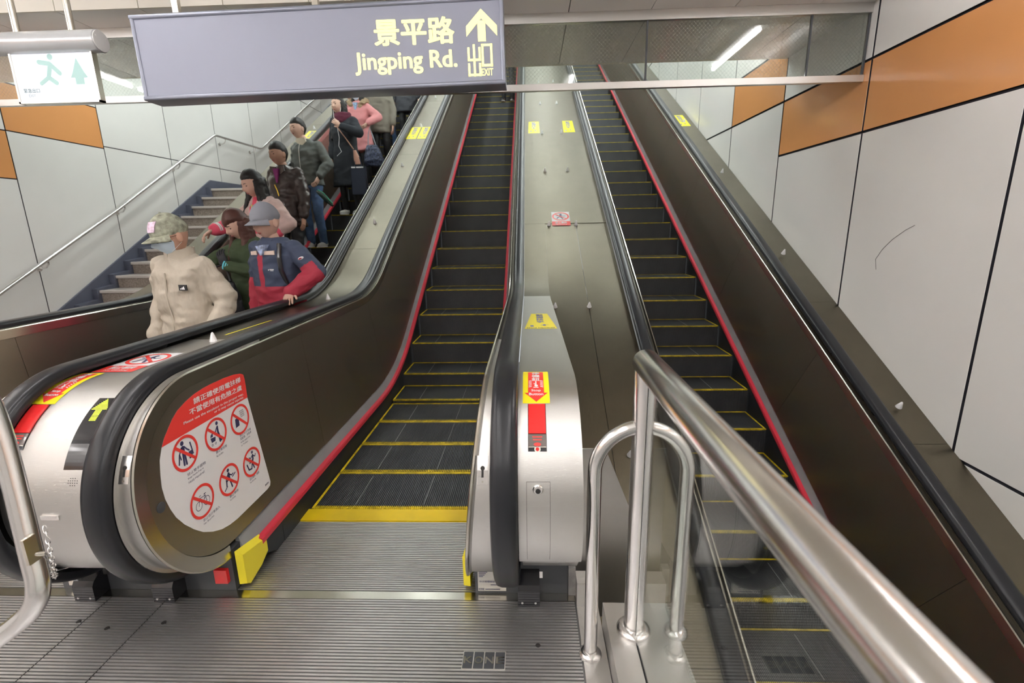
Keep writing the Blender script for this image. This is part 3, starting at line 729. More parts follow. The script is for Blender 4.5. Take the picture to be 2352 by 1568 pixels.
# ================================================================ glass railing along the well, right of the camera
rl = wempty('glass_railing', (0.35, 1.38, 0.0), 'thick polished steel railing with post, guard hoop and glass on the right', 'railing')
q = G(); q.box(0.262, 0.345, -2.5, 1.512, 0.0, 0.10); q.box(0.361, 0.505, -2.5, 1.512, 0.0, 0.10); q.box(0.262, 0.505, 1.512, 1.516, 0.0, 0.098); q.build('kerb', M['steel'], rl)
q = G(); q.box(0.345, 0.361, -2.5, 1.512, 0.0, 0.097); q.build('slot', M['brush'], rl)
q = G(); q.box(0.262, 0.505, -2.5, 1.516, -1.2, -0.001); q.build('kerb_side', M['steel'], rl)
px_, py_ = 0.350, 1.385
q = G()
for s_ in (-1, 1):
    n = 14; poly = [(px_ + s_ * 0.003, py_ - 0.0345)] + [(px_ + s_ * (0.003 + 0.0335 * math.sin(PI * i / n)), py_ - 0.0345 * math.cos(PI * i / n)) for i in range(1, n)] + [(px_ + s_ * 0.003, py_ + 0.0345)]
    q.prism(poly, 0.10, 1.045)
q.build('post', M['chrome'], rl, smooth=True, ang=35)
q = G(); q.box(px_ - 0.0028, px_ + 0.0028, py_ - 0.028, py_ + 0.028, 0.10, 1.04); q.build('post_core', M['black'], rl)
q = G(); q.lathe([(0.060, 0.0), (0.060, 0.012), (0.052, 0.022), (0.043, 0.026), (0.0365, 0.027)], (px_, py_, 0.10), 'z', 32); q.build('flange', M['chrome'], rl, smooth=True, ang=50)
hoop = lambda sg_: [(px_ + sg_ * 0.148, py_, zb) for zb in (0.0 if sg_ < 0 else 0.1, 0.4, 0.66)] + [(px_ + sg_ * 0.148 * math.cos(math.radians(a)), py_, 0.70 + 0.155 * math.sin(math.radians(a))) for a in range(0, 79, 6)] + [(px_ + sg_ * 0.02, py_, 0.856)]
for s_ in (-1, 1):
    q = G(); q.tube(hoop(s_), 0.0225, 16); q.build('guard_hoop', M['chrome'], rl, smooth=True, ang=50)
    q = G(); q.lathe([(0.040, 0.0), (0.038, 0.010), (0.030, 0.017), (0.0235, 0.02)], (px_ + s_ * 0.148, py_, 0.001 if s_ < 0 else 0.10), 'z', 28); q.build('flange', M['chrome'], rl, smooth=True, ang=50)
ry = 1.405
pts = [(0.345, ry - 0.0005, 1.062), (0.345, ry - 0.004, 1.062), (0.345, ry - 0.012, 1.062), (0.345, ry - 0.025, 1.062), (0.345, 1.0, 1.062), (0.345, 0.5, 1.062), (0.345, -0.6, 1.062), (0.345, -2.5, 1.062)]
q = G(); q.tube(pts, [0.012, 0.026, 0.036, 0.040, 0.040, 0.040, 0.040, 0.040], 32); q.build('top_rail', M['chrome'], rl, smooth=True, ang=60)
q = G(); q.box(0.3475, 0.3575, -2.5, 1.345, 0.06, 1.03); q.build('glass_panel', M['glass'], rl)
# ================================================================ steel hoop and chain at the left edge
hp = wempty('hoop_barrier', (-2.1, 1.1, 0.0), 'bent steel tube barrier at the left picture edge, chained to the rounded end', 'barrier')
pts = [(-2.2, 1.16, 0.0), (-2.2, 1.16, 0.95), (-2.185, 1.16, 1.05), (-2.14, 1.16, 1.12), (-2.05, 1.16, 1.15), (-1.6, 1.16, 1.15), (-1.50, 1.16, 1.13), (-1.445, 1.155, 1.06), (-1.425, 1.15, 0.95), (-1.39, 1.12, 0.78), (-1.35, 1.08, 0.60), (-1.338, 1.07, 0.555), (-1.335, 1.06, 0.52), (-1.345, 1.055, 0.49), (-1.37, 1.05, 0.455), (-1.45, 1.03, 0.395), (-1.6, 1.0, 0.31), (-1.9, 0.96, 0.2), (-2.1, 0.95, 0.13), (-2.18, 0.95, 0.0)]
def smooth_pts(p, it=2):
    for _ in range(it):
        o = [p[0]]
        for a, b in zip(p[:-1], p[1:]): o += [tuple(a[i] * .75 + b[i] * .25 for i in range(3)), tuple(a[i] * .25 + b[i] * .75 for i in range(3))]
        p = o + [p[-1]]
    return p
q = G(); q.tube(smooth_pts(pts), 0.0262, 16); q.build('tube', M['chrome'], hp, smooth=True, ang=60)
q = G(); q.box(-1.333, -1.325, 1.050, 1.082, 0.610, 0.685); q.build('latch_plate', M['trim'], hp)
q = G(); q.tube([(-1.345, 1.07, 0.640), (-1.330, 1.07, 0.630), (-1.318, 1.085, 0.622)], 0.006, 10); q.build('latch_pin', M['trim'], hp)
ch = wempty('chain', (-1.57, 1.30, 0.4), 'thin steel chain hanging between the rounded end and the bent tube', 'chain')
q = G()
a_, b_ = Vector((-1.572, 1.315, 0.545)), Vector((-1.325, 1.095, 0.612))
prev = None; N = 27
for i in range(N):
    t = i / (N - 1); p = a_.lerp(b_, t); p.z -= 0.50 * t * (1 - t)
    if prev is not None:
        mid = (p + prev) / 2; d = (p - prev).normalized(); sd = d.cross(Vector((0, 0, 1))).normalized(); up = sd.cross(d)
        ax_ = sd if i % 2 else up; L = (p - prev).length * 0.68
        loop = [mid + d * (L * math.cos(2 * PI * k / 12)) + ax_ * (0.0052 * math.sin(2 * PI * k / 12)) for k in range(12)]
        q.tube(loop, 0.0016, 5, closed=True)
    prev = p
q.build('links', M['chrome'], ch, smooth=True)
# ================================================================ stickers, plates and displays on the balustrades
def path_map(path, xc, s_c, n0=-0.052):
    def mp(u, v, h):
        s_ = s_c + v * (RR / RC if (path is LP and s_c < S0 + 0.05) else 1.0)
        y, z = path.at(s_, n0 + h); return (xc + u, y, z)
    return mp
phi_s = lambda phi: S0 - RR * math.radians(phi)
def climb_pict(cx, cy, r):
    red = Flat().ring((cx, cy), r * 0.82, r, 32); red.bar((cx - r * .66, cy + r * .6), (cx + r * .66, cy - r * .6), r * 0.17)
    nv = Flat(); nv.disc((cx + r * .02, cy + r * .52), r * .13)
    stroke(nv, [(cx, cy + r * .33), (cx - r * .02, cy - r * .02)], r * .26)
    stroke(nv, [(cx, cy + r * .3), (cx - r * .32, cy + r * .12), (cx - r * .52, cy + r * .2)], r * .1); stroke(nv, [(cx, cy + r * .3), (cx + r * .3, cy + r * .05), (cx + r * .55, cy + r * .12)], r * .1)
    stroke(nv, [(cx - r * .02, cy - r * .05), (cx + r * .12, cy - r * .35), (cx + r * .24, cy - r * .62)], r * .15); stroke(nv, [(cx - r * .02, cy - r * .05), (cx - r * .3, cy - r * .2), (cx - r * .42, cy - r * .5)], r * .15)
    return red, nv
def stop_sticker(mp, w_, h_, lab, loc):
    e = wempty('stop_sticker', loc, lab, 'sticker')
    Flat().rect(-w_ / 2, 0, w_ / 2, h_).build('backing', M['stk_yellow'], mp, 0.0008, e, cut=0.01)
    a = w_ * 0.30; f = Flat().rect(-a, h_ * 0.24, a, h_ * 0.97); f.poly([(-w_ * .44, h_ * .24), (0, h_ * 0.03), (w_ * .44, h_ * .24)]); f.build('arrow', M['stk_red'], mp, 0.0013, e, cut=0.01)
    f = Flat()
    for i, c in enumerate('停機鈕'): f.text(c, -w_ * .16, h_ * (.84 - .13 * i), w_ * .16, h_ * (.955 - .13 * i), 0.02)
    for s_ in (-1, 1):
        for k in range(5): f.poly([(s_ * a * .92, h_ * (.38 + .045 * k)), (s_ * a * .92, h_ * (.40 + .045 * k)), (s_ * a * .55, h_ * (.42 + .045 * k)), (s_ * a * .55, h_ * (.40 + .045 * k))])
    stroke(f, [(0, h_ * .56), (0, h_ * .46), (-w_ * .07, h_ * .49)], w_ * .045); f.disc((w_ * .01, h_ * .43), w_ * .07, 12); f.rect(-w_ * .1, h_ * .37, w_ * .1, h_ * .39)
    f.text('Stop', -w_ * .18, h_ * .255, w_ * .18, h_ * .325, 0.02); f.text('Button', -w_ * .27, h_ * .175, w_ * .27, h_ * .235, 0.02)
    f.build('lettering', M['stk_white'], mp, 0.0018, e, cut=0.01); return e
stop_sticker(path_map(LP, 0.021, phi_s(30)), 0.092, 0.205, 'yellow stop button sticker with red arrow on the narrow right rounded end', newel_wrap(30, 0.021))
stop_sticker(path_map(LP, -1.722, phi_s(29)), 0.092, 0.22, 'yellow stop button sticker on the wide left rounded end', newel_wrap(29, -1.722))
def stop_button(mp, w_, lab, loc):
    e = wempty('stop_button', loc, lab, 'button')
    Flat().rect(-w_ / 2, -0.165, w_ / 2, 0.004).build('recess', M['black'], mp, 0.001, e, cut=0.01)
    q = G()
    def bx(a, b, c, d, t, mi=0):
        n = 6
        for i in range(n):
            v0 = c + (d - c) * i / n; v1 = c + (d - c) * (i + 1) / n
            q.box(a, b, v0, v1, 0.001, t, mi, mp=mp)
    bx(-w_ / 2 + .002, w_ / 2 - .002, -0.108, 0.0, 0.006); q.build('red_flap', M['gloss_red'], e)
    q = G(); bx(-w_ / 2 + .002, w_ / 2 - .002, -0.15, -0.110, 0.004); c_ = q.build('cover', mat('smoky_cover', (0.22, 0.19, 0.18), 0.15, 0.2, coat=0.5), e)
    f = Flat(); f.rect(-.016, -.121, .016, -.117); f.rect(-.014, -.130, .014, -.126); f.disc((0, -0.143), 0.012, 14, ry=0.006); f.build('print', M['stk_red'], mp, 0.0048, c_, kind='stuff')
    f = Flat(); f.ring((0, -0.158), 0.006, 0.010, 16); f.rect(-w_ / 2 + .002, -.152, w_ / 2 - .002, -.150); f.build('button_rim', M['trim'], mp, 0.003, e)
    f = Flat(); f.disc((0, -0.158), 0.006); f.build('push_knob', M['gloss_red'], mp, 0.004, e)
stop_button(path_map(LP, 0.022, phi_s(31)), 0.060, 'red stop button flap below the sticker on the right rounded end', newel_wrap(31, 0.022))
stop_button(path_map(LP, -1.718, phi_s(30)), 0.060, 'red stop button flap below the sticker on the left rounded end', newel_wrap(30, -1.718))
# keyed service plate on the narrow end
mp = path_map(LP, 0.023, phi_s(70))
e = wempty('service_plate', newel_wrap(80, 0.023), 'brushed steel service cover with a round key lock on the narrow rounded end', 'panel')
f = Flat().rect(-.0375, -0.30, .0375, 0.0); f.build('seam', M['groove'], mp, 0.0006, e, cut=0.01)
f = Flat().rect(-.0365, -0.30, .0365, -0.001); f.build('plate', M['steel'], mp, 0.0012, e, cut=0.01)
q = G(); q.lathe([(0.0, 0.0), (0.017, 0.0), (0.017, -0.005), (0.014, -0.008), (0.0, -0.008)], newel_wrap(73.5, 0.022), 'y', 24); lk = q.build('key_lock', M['chrome'], e, smooth=True, ang=30)
q = G(); c = newel_wrap(73.5, 0.022); q.lathe([(0.008, -0.008), (0.008, -0.010)], (c[0], c[1], c[2] - .003), 'y', 16); q.box(c[0] - .0012, c[0] + .0012, c[1] - .0107, c[1] - .0102, c[2] - .009, c[2] + .003); q.build('keyhole', M['groove'], lk)
# slotted key plates on the guide bands
for (X_, nm) in ((-0.152, 'small slotted key plate on the inner side of the right rounded end'), (-1.318, 'small slotted key plate on the inner side of the left rounded end')):
    e = wempty('key_plate', newel_wrap(64, X_), nm, 'plate')
    mpk = path_map(LP, X_, phi_s(58), -0.051); f = G()
    for i in range(4): f.box(-0.017, 0.017, -0.022 * (i + 1), -0.022 * i, 0.0, 0.006, mp=mpk)
    f.build('plate', M['chrome'], e)
    f = Flat(); f.disc((0, -0.038), 0.007, 14); f.rect(-.0035, -0.066, .0035, -0.038); f.build('keyhole', M['groove'], mpk, 0.0066, e, cut=0.008)
    f = Flat(); f.disc((0, -0.009), 0.003, 10); f.disc((0, -0.079), 0.003, 10); f.build('screw', M['trim'], mpk, 0.0068, e)
# arrow display and speaker on the wide end
e = wempty('arrow_display', newel_wrap(45, -1.5), 'curved black display showing a yellow-green dotted up arrow', 'display')
mp = path_map(LP, -1.495, phi_s(25), -0.052)
f = Flat(); f.rect(-0.052, -0.278, 0.052, 0.035); f.build('mount_plate', M['steel'], mp, 0.0008, e, cut=0.012)
f = Flat(); f.rect(-0.034, -0.262, 0.034, 0.0); f.build('screen', M['black'], mp, 0.0018, e, cut=0.012)
f = Flat(); k = 0
for r in range(17):
    v = -0.006 - r * 0.0056
    wd = min(r, 8) + 0.5 if r < 9 else 3.2
    for c in range(-8, 9):
        if abs(c) <= wd and abs(c) <= 8: f.rect(c * 0.0034 - .0011, v - .0015, c * 0.0034 + .0011, v + .0015)
f.build('arrow', M['led'], mp, 0.0024, e, kind='stuff')
mp = path_map(LP, -1.492, phi_s(66.5), -0.052)
e = wempty('speaker_plate', newel_wrap(70, -1.49), 'small steel plate with round speaker holes under the arrow display', 'plate')
f = Flat(); f.rect(-0.045, -0.062, 0.045, 0.0); f.build('plate', M['steel'], mp, 0.0012, e, cut=0.012)
f = Flat()
for r, n in enumerate((3, 5, 5, 3)):
    for c in range(n): f.disc(((c - (n - 1) / 2) * 0.0075, -0.015 - r * 0.0075), 0.0018, 8)
f.build('holes', M['groove'], mp, 0.0016, e)
mp = path_map(LP, -1.712, phi_s(58), -0.052); f = Flat(); f.text('4', -0.012, -0.035, 0.012, 0.0)
e = wempty('unit_number', newel_wrap(60, -1.712), 'thin black figure 4 below the left stop button', 'number'); f.build('figure', M['stk_navy'], mp, 0.001, e)
q = G(); c = newel_wrap(88.5, -1.575); q.box(-1.606, -1.544, c[1] - .004, c[1] + .001, c[2] - .008, c[2] + .008)
e = wempty('chain_bracket', c, 'small steel bracket holding the chain on the rounded end', 'bracket'); q.build('bracket', M['chrome'], e)
# no-climbing stickers
def climb_sticker(mp, w_, h_, lab, loc, cut=0.02):
    e = wempty('climbing_sticker', loc, lab, 'sticker')
    Flat().rect(-w_ / 2, 0, w_ / 2, h_).build('backing', M['stk_white'], mp, 0.0008, e, cut=cut)
    Flat().rect(-w_ / 2, 0, w_ / 2, h_ * .3).build('band', M['stk_red'], mp, 0.0013, e, cut=cut)
    red, nv = climb_pict(0, h_ * .655, h_ * .30); nv.build('figure', M['stk_navy'], mp, 0.0013, e); red.build('ring', M['stk_red'], mp, 0.0018, e)
    f = Flat(); f.text('禁止攀爬', -w_ * .32, h_ * .13, w_ * .32, h_ * .26, .02); f.text('No Climbing', -w_ * .3, h_ * .04, w_ * .3, h_ * .10, .01); f.build('lettering', M['stk_white'], mp, 0.0018, e)
s_ = s_of_y(BP, 4.94); climb_sticker(path_map(BP, 0.332, s_, -0.052), 0.185, 0.29, 'white and red no climbing sticker on the brown middle deck', (0.33, 5.1, 1.5))
climb_sticker(path_map(LP, -1.66, S0 + 0.045), 0.165, 0.26, 'white and red no climbing sticker on top of the wide left end', (-1.65, 1.9, 0.93))
# yellow hold-the-handrail stickers
def hold_sticker(mp, w0, w1, h_, lab, loc, big=False, cut=None):
    e = wempty('handrail_sticker', loc, lab, 'sticker')
    Flat().poly([(-w0 / 2, 0), (w0 / 2, 0), (w1 / 2, h_), (-w1 / 2, h_)]).build('backing', M['stk_yellow'], mp, 0.0008, e, cut=cut)
    f = Flat()
    for i, c in enumerate('緊握扶手'): f.text(c, -w1 * .22, h_ * (.80 - .15 * i), w1 * .22, h_ * (.93 - .15 * i), .01)
    cx, cy, k = w0 * .12, h_ * .20, w0
    f.disc((cx, cy + .10 * k), .035 * k, 12); stroke(f, [(cx, cy + .05 * k), (cx, cy - .04 * k)], .10 * k); stroke(f, [(cx - .05 * k, cy + .05 * k), (cx - .11 * k, cy)], .03 * k); stroke(f, [(cx + .05 * k, cy + .05 * k), (cx + .13 * k, cy + .03 * k)], .03 * k)
    f.rect(-w0 * .32, h_ * .12, -w0 * .22, h_ * .20); f.build('print', M['stk_blue'], mp, 0.0013, e, cut=cut, kind='stuff')
    if big: Flat().text('Hold Handrail', -w0 * .42, h_ * .02, w0 * .42, h_ * .07, .01).build('lettering', M['stk_navy'], mp, 0.0014, e)
hold_sticker(path_map(LP, 0.062, s_of_y(LP, 2.52)), 0.176, 0.100, 0.46, 'large yellow trapezoid sticker on the narrow deck of the middle unit', (0.06, 2.75, 0.93), True)
hold_sticker(path_map(BP, 0.092, s_of_y(BP, 7.32), -0.052), 0.165, 0.15, 0.50, 'yellow sticker high on the middle deck, the left of its pair', (0.09, 7.4, 2.8))
hold_sticker(path_map(BP, 0.595, s_of_y(BP, 7.32), -0.052), 0.165, 0.15, 0.50, 'yellow sticker high on the middle deck, the right of its pair', (0.6, 7.4, 2.8))
hold_sticker(path_map(LP, -1.665, s_of_y(LP, 7.22)), 0.145, 0.14, 0.50, 'yellow sticker high on the left deck, the left of its pair', (-1.68, 7.4, 2.8))
hold_sticker(path_map(LP, -1.505, s_of_y(LP, 7.22)), 0.145, 0.14, 0.50, 'yellow sticker high on the left deck, the right of its pair', (-1.5, 7.4, 2.8))
hold_sticker(path_map(BP, 2.285, s_of_y(BP, 7.50), -0.075), 0.155, 0.15, 0.50, 'single yellow sticker on the narrow deck by the right wall', (2.28, 7.7, 2.9))
hold_sticker(path_map(LP, -3.215, s_of_y(LP, 7.25)), 0.16, 0.15, 0.42, 'single yellow sticker on the deck beside the stairs', (-3.2, 7.4, 2.8))
e = wempty('yellow_tape', (-1.60, 2.6, 0.93), 'thin yellow tape strip lying lengthwise on the left deck', 'tape')
Flat().poly([(-0.030, 0), (-0.018, 0), (0.012, 0.42), (0.002, 0.42)]).build('tape', M['stk_yellow'], path_map(LP, -1.60, s_of_y(LP, 2.44)), 0.0008, e)
# stray alarm tag on the right deck by the picture edge
e = wempty('wall_tag', (2.42, 1.9, 0.0), 'yellow tag with a small black and red clip on the right deck edge', 'tag')
mp = path_map(BP, 2.30, s_of_y(BP, 1.93), -0.075)
q = G(); q.box(0.02, 0.09, 0.0, 0.03, 0.001, 0.03, mp=mp); q.build('tag', M['stk_yellow'], e)
q = G(); q.box(0.05, 0.085, -0.13, -0.01, 0.001, 0.02, mp=mp); q.build('clip', M['black'], e)
q = G(); q.tube([mp(0.045, -0.03, .01), mp(0.035, -0.07, .012), mp(0.05, -0.11, .01)], 0.006, 8); q.build('strap', M['gloss_red'], e, smooth=True)
# text on the two rating plates
mp = front_map(1.668); f = Flat()
for i in range(4): f.rect(-0.215, 0.100 - .007 * i, -0.215 + (0.035 - .006 * i), 0.103 - .007 * i)
e = wempty('rating_plate', (-0.163, 1.67, 0.06), 'pale printed rating plate on the dark base under the right rounded end', 'plate')
q = G(); q.box(-0.220, -0.105, 1.6685, 1.6725, 0.012, 0.112); q.build('plate', M['label'], e)
f.text('中文機種編號', -0.213, 0.052, -0.150, 0.062); f.rect(-0.168, 0.040, -0.130, 0.043); f.text('KONE', -0.217, 0.016, -0.195, 0.026, .03); f.rect(-0.190, 0.019, -0.130, 0.022); f.build('lettering', M['stk_navy'], mp, 0.0006, e)
# ================================================================ big safety notice on the inner panel of the middle escalator
XN = -0.735 - 0.54
nt = wempty('safety_notice', (XN, 1.78, 0.28), 'large white and red safety notice with six prohibition rings on the inner panel', 'notice')
def mp(u, v, h):       # outline was surveyed on the plane x = -1.248; carried over to the leaning sheet
    r = 1.3604 / (1.248 + 0.0959 * (1.456 - v)); zz = 1.456 + (v - 1.456) * r
    return (-0.735 - lean(zz - ZT) + 0.0035 + h, u * r, zz)
out = [(1.928, 0.869), (1.88, 0.879), (1.82, 0.884), (1.74, 0.886), (1.69, 0.885), (1.637, 0.879), (1.59, 0.868), (1.546, 0.852), (1.515, 0.832), (1.488, 0.806), (1.466, 0.784), (1.448, 0.757)]
low = [(1.43, 0.719), (1.42, 0.667), (1.416, 0.625), (1.42, 0.580), (1.432, 0.535), (1.45, 0.490), (1.48, 0.442), (1.518, 0.396), (1.56, 0.355), (1.61, 0.322), (1.66, 0.298), (1.71, 0.285), (1.76, 0.279), (2.00, 0.277), (2.024, 0.282), (2.032, 0.298), (1.953, 0.752)]
Flat().poly(out + low + [(1.953, 0.835), (1.948, 0.858)]).build('backing', M['stk_white'], mp, 0.0006, nt)
Flat().poly(out + [(1.953, 0.752), (1.953, 0.835), (1.948, 0.858)]).build('red_header', M['stk_red'], mp, 0.0011, nt)
f = Flat(); f.text('請正確使用電扶梯', 1.628, 0.842, 1.922, 0.866, .02, rot=-0.03); f.text('不當使用有危險之虞', 1.598, 0.810, 1.922, 0.834, .02, rot=-0.04)
f.text('Please use the escalator in the proper way,', 1.562, 0.787, 1.926, 0.800, .012, rot=-0.045); f.text('or it may cause injuries.', 1.728, 0.765, 1.926, 0.777, .012, rot=-0.045); f.build('header_lettering', M['stk_white'], mp, 0.0016, nt)
R0 = 0.066; C1 = [(1.545, 0.688), (1.717, 0.684), (1.878, 0.680)]; C2 = [(1.583, 0.472), (1.750, 0.468), (1.913, 0.463)]
class NavRouter:       # sends every drawn piece to the pictogram of the nearest ring
    def __init__(s): s.fl = [Flat() for _ in range(6)]
    def _n(s, p): return s.fl[min(range(6), key=lambda i: math.dist(p, (C1 + C2)[i]))]
    def __getattr__(s, nm):
        def call(*a, **k):
            first = a[0]; p = first[0] if nm == 'poly' else first
            if nm == 'rect': p = (a[0], a[1])
            return getattr(s._n(p), nm)(*a, **k)
        return call
nav = NavRouter(); _stroke = stroke
def stroke(fl, pts, w): return _stroke(fl._n(pts[0]) if isinstance(fl, NavRouter) else fl, pts, w)
for c in C1 + C2:
    redf = Flat().ring(c, R0 * .84, R0, 36); redf.bar((c[0] - R0 * .64, c[1] + R0 * .58), (c[0] + R0 * .64, c[1] - R0 * .58), R0 * .17); redf.build('prohibition_ring', M['stk_red'], mp, 0.0022, nt)
def man(cx, cy, k, legs, arms, w=1.0):
    nav.disc((cx, cy + .62 * k), .13 * k, 14); stroke(nav, [(cx, cy + .36 * k), (cx, cy)], .24 * k * w)
    for l in legs: stroke(nav, [(cx + a * k, cy + b * k) for a, b in l], .13 * k)
    for l in arms: stroke(nav, [(cx + a * k, cy + b * k) for a, b in l], .09 * k)
man(C1[0][0] - .008, C1[0][1], R0, [[(-.06, 0), (-.08, -.6)], [(.06, 0), (.1, -.62)]], [[(-.1, .4), (-.3, .1), (-.25, -.2)], [(.1, .4), (.3, .15), (.42, .05)]])
nav.rect(C1[0][0] + .016, C1[0][1] - .030, C1[0][0] + .034, C1[0][1] - .002); nav.bar((C1[0][0] - .038, C1[0][1] - .03), (C1[0][0] - .028, C1[0][1] + .008), .006); nav.bar((C1[0][0] + .038, C1[0][1] - .02), (C1[0][0] + .03, C1[0][1] + .03), .006)
man(C1[1][0] + .014, C1[1][1] + .004, R0 * .9, [[(0, 0), (.08, -.7)], [(.02, 0), (.2, -.66)]], [[(-.05, .36), (-.25, .1), (-.42, .05)]], .7)
nav.poly([(C1[1][0] - .034, C1[1][1] - .004), (C1[1][0] - .004, C1[1][1] - .008), (C1[1][0] - .008, C1[1][1] - .024), (C1[1][0] - .030, C1[1][1] - .024)]); nav.poly([(C1[1][0] - .034, C1[1][1] - .002), (C1[1][0] - .018, C1[1][1] - .002), (C1[1][0] - .018, C1[1][1] + .014), (C1[1][0] - .03, C1[1][1] + .008)])
for dx in (-.028, -.008): nav.ring((C1[1][0] + dx, C1[1][1] - .034), .003, .005, 12)
c = C1[2]; nav.poly([(c[0] - .034, c[1] - .026), (c[0] - .008, c[1] - .024), (c[0] - .006, c[1] + .012), (c[0] - .032, c[1] + .012)]); nav.ring((c[0] - .019, c[1] + .013), .003, .005, 10, 0, PI)
for i in range(5): nav.bar((c[0] + .004 + i * .006, c[1] + .036), (c[0] + .010 + i * .006, c[1] + .006), .0012)
for i in range(4): nav.bar((c[0] + .002 + i * .002, c[1] + .034 - i * .009), (c[0] + .032 + i * .001, c[1] + .034 - i * .009), .0012)
c = C2[0]
for dx in (-.020, .024): nav.ring((c[0] + dx, c[1] - .010), .0155, .0178, 24)
stroke(nav, [(c[0] - .020, c[1] - .01), (c[0] - .010, c[1] + .018), (c[0] + .004, c[1] - .010), (c[0] + .018, c[1] + .014), (c[0] - .010, c[1] + .016)], .0024); stroke(nav, [(c[0] + .004, c[1] - .010), (c[0] + .024, c[1] - .01), (c[0] + .018, c[1] + .02)], .0024); nav.bar((c[0] + .012, c[1] + .021), (c[0] + .025, c[1] + .022), .003); nav.bar((c[0] - .012, c[1] + .024), (c[0] - .003, c[1] + .026), .0025)
man(C2[1][0], C2[1][1] + .004, R0 * .9, [[(0, 0), (.12, -.35), (.2, -.7)], [(-.02, 0), (-.3, -.1), (-.35, -.4)]], [[(0, .36), (-.28, .2), (-.34, -.05)], [(0, .36), (.3, .12), (.48, .16)]]); stroke(nav, [(C2[1][0] - .036, C2[1][1] - .034), (C2[1][0] - .018, C2[1][1] - .022)], .005); stroke(nav, [(C2[1][0] + .022, C2[1][1] + .002), (C2[1][0] + .042, C2[1][1] + .010)], .005)
man(C2[2][0] + .012, C2[2][1] + .008, R0 * .8, [[(0, 0), (-.12, -.4), (.02, -.8)], [(0, 0), (-.5, -.15)]], [[(0, .36), (-.35, .2), (-.5, .35)], [(0, .36), (.3, .12), (.42, .3)]], .8); stroke(nav, [(C2[2][0] - .036, C2[2][1] + .002), (C2[2][0] - .026, C2[2][1] - .026), (C2[2][0] - .006, C2[2][1] - .030), (C2[2][0] + .002, C2[2][1] - .004)], .007)
for fl_ in nav.fl: fl_.build('pictogram', M['stk_navy'], mp, 0.0011, nt)
stroke = _stroke
f = Flat()
caps = [(1.535, 0.600, ('禁止雙手提物', 'Keep Hands Free to', 'Hold Handrail'), .10), (1.700, 0.606, ('禁止嬰兒車', 'No Strollers'), .07), (1.860, 0.604, ('禁止大行李箱', '菜籃車、手推車', 'No Big Luggage Carts', 'or Trolleys'), .082), (1.570, 0.390, ('禁止自行車進入', 'No Bicycles'), .10), (1.735, 0.390, ('禁止攀爬', 'No Climbing'), .06), (1.880, 0.386, ('禁止奔跑、嬉戲', 'No Running'), .075)]
for (x, z, ls, w_) in caps:
    for i, t in enumerate(ls): cj = ord(t[0]) > 999; f.text(t, x, z - .0145 * i, x + (w_ if cj else w_ * .85 if len(t) > 12 else w_ * .6), z - .0145 * i + (.0115 if cj else .009), 0.0)
f.text('metro', 1.985, 0.300, 2.015, 0.310, .01); f.build('captions', M['stk_navy'], mp, 0.0011, nt, kind='stuff')
q = G(); q.lathe([(0.0, 0.0), (0.019, 0.0), (0.019, 0.002), (0.012, 0.004), (0.0, 0.004)], (-0.735 - lean(0.535 - ZT) + 0.003, 1.425, 0.545), 'x', 24); q.build('screw_cap', M['dark'], escA, smooth=True, ang=30)
# letters of the floor badge
e = bpy.data.objects['floor_badge']; f = Flat(); g2 = Flat()
for i, c in enumerate('KONE'):
    x0 = -0.0735 + i * 0.0370; g2.rect(x0 + .001, -0.033, x0 + .0345, 0.033); f.text(c, x0 + .003, -0.014, x0 + .033, 0.014, 0.015)
g2.build('tile', M['dark'], lambda u, v, h: (u, v, h), 0.0016, e); f.build('lettering', M['trim'], lambda u, v, h: (u, v, h), 0.0022, e)
# ================================================================ people
M['skin'] = mat('skin', (0.66, 0.42, 0.33), 0.5)
M['skin_tan'] = mat('skin_tan', (0.50, 0.29, 0.21), 0.5)
M['hair'] = mat('black_hair', (0.012, 0.010, 0.010), 0.42, bump=0.5, bscale=40, stretch=(6, 6, 0.6))
M['hair_brown'] = mat('brown_hair', (0.085, 0.030, 0.022), 0.42, bump=0.5, bscale=40, stretch=(6, 6, 0.6))
M['lips'] = mat('lips', (0.42, 0.12, 0.11), 0.4)
M['eye'] = mat('eye_dark', (0.015, 0.012, 0.012), 0.2)
def two(name, cols, **k): return [mat(name + '_' + str(i), c, **k) for i, c in enumerate(cols)]
def capsule(g, p0, p1, r0, r1, n=14, fx=1.0):
    p0, p1 = Vector(p0), Vector(p1); d = (p1 - p0); L = d.length; d = d.normalized() if L > 1e-6 else Vector((0, 0, 1))
    pts = []; rs = []
    for i in range(1, 5):
        a = PI / 2 * i / 4; pts.append(p0 - d * r0 * math.cos(a)); rs.append(max(1e-4, r0 * math.sin(a)))
    for i in range(1, 4): t = i / 4; pts.append(p0.lerp(p1, t)); rs.append(r0 + (r1 - r0) * t)
    for i in range(4, 0, -1):
        a = PI / 2 * i / 4; pts.append(p1 + d * r1 * math.cos(a)); rs.append(max(1e-4, r1 * math.sin(a)))
    g.tube(pts, rs, n)
def loft(g, rings, n=28, e=2.4):
    vs = []; fs = []
    for (z, cx, cy, hw, hd) in rings:
        for j in range(n):
            t = 2 * PI * j / n; c, s_ = math.cos(t), math.sin(t)
            vs.append((cx + hw * math.copysign(abs(c) ** (2 / e), c), cy + hd * math.copysign(abs(s_) ** (2 / e), s_), z))
    k = len(rings)
    for i in range(k - 1):
        for j in range(n): fs.append((i * n + j, i * n + (j + 1) % n, (i + 1) * n + (j + 1) % n, (i + 1) * n + j))
    fs += [list(range(n))[::-1], [(k - 1) * n + j for j in range(n)]]
    g.add(vs, fs)
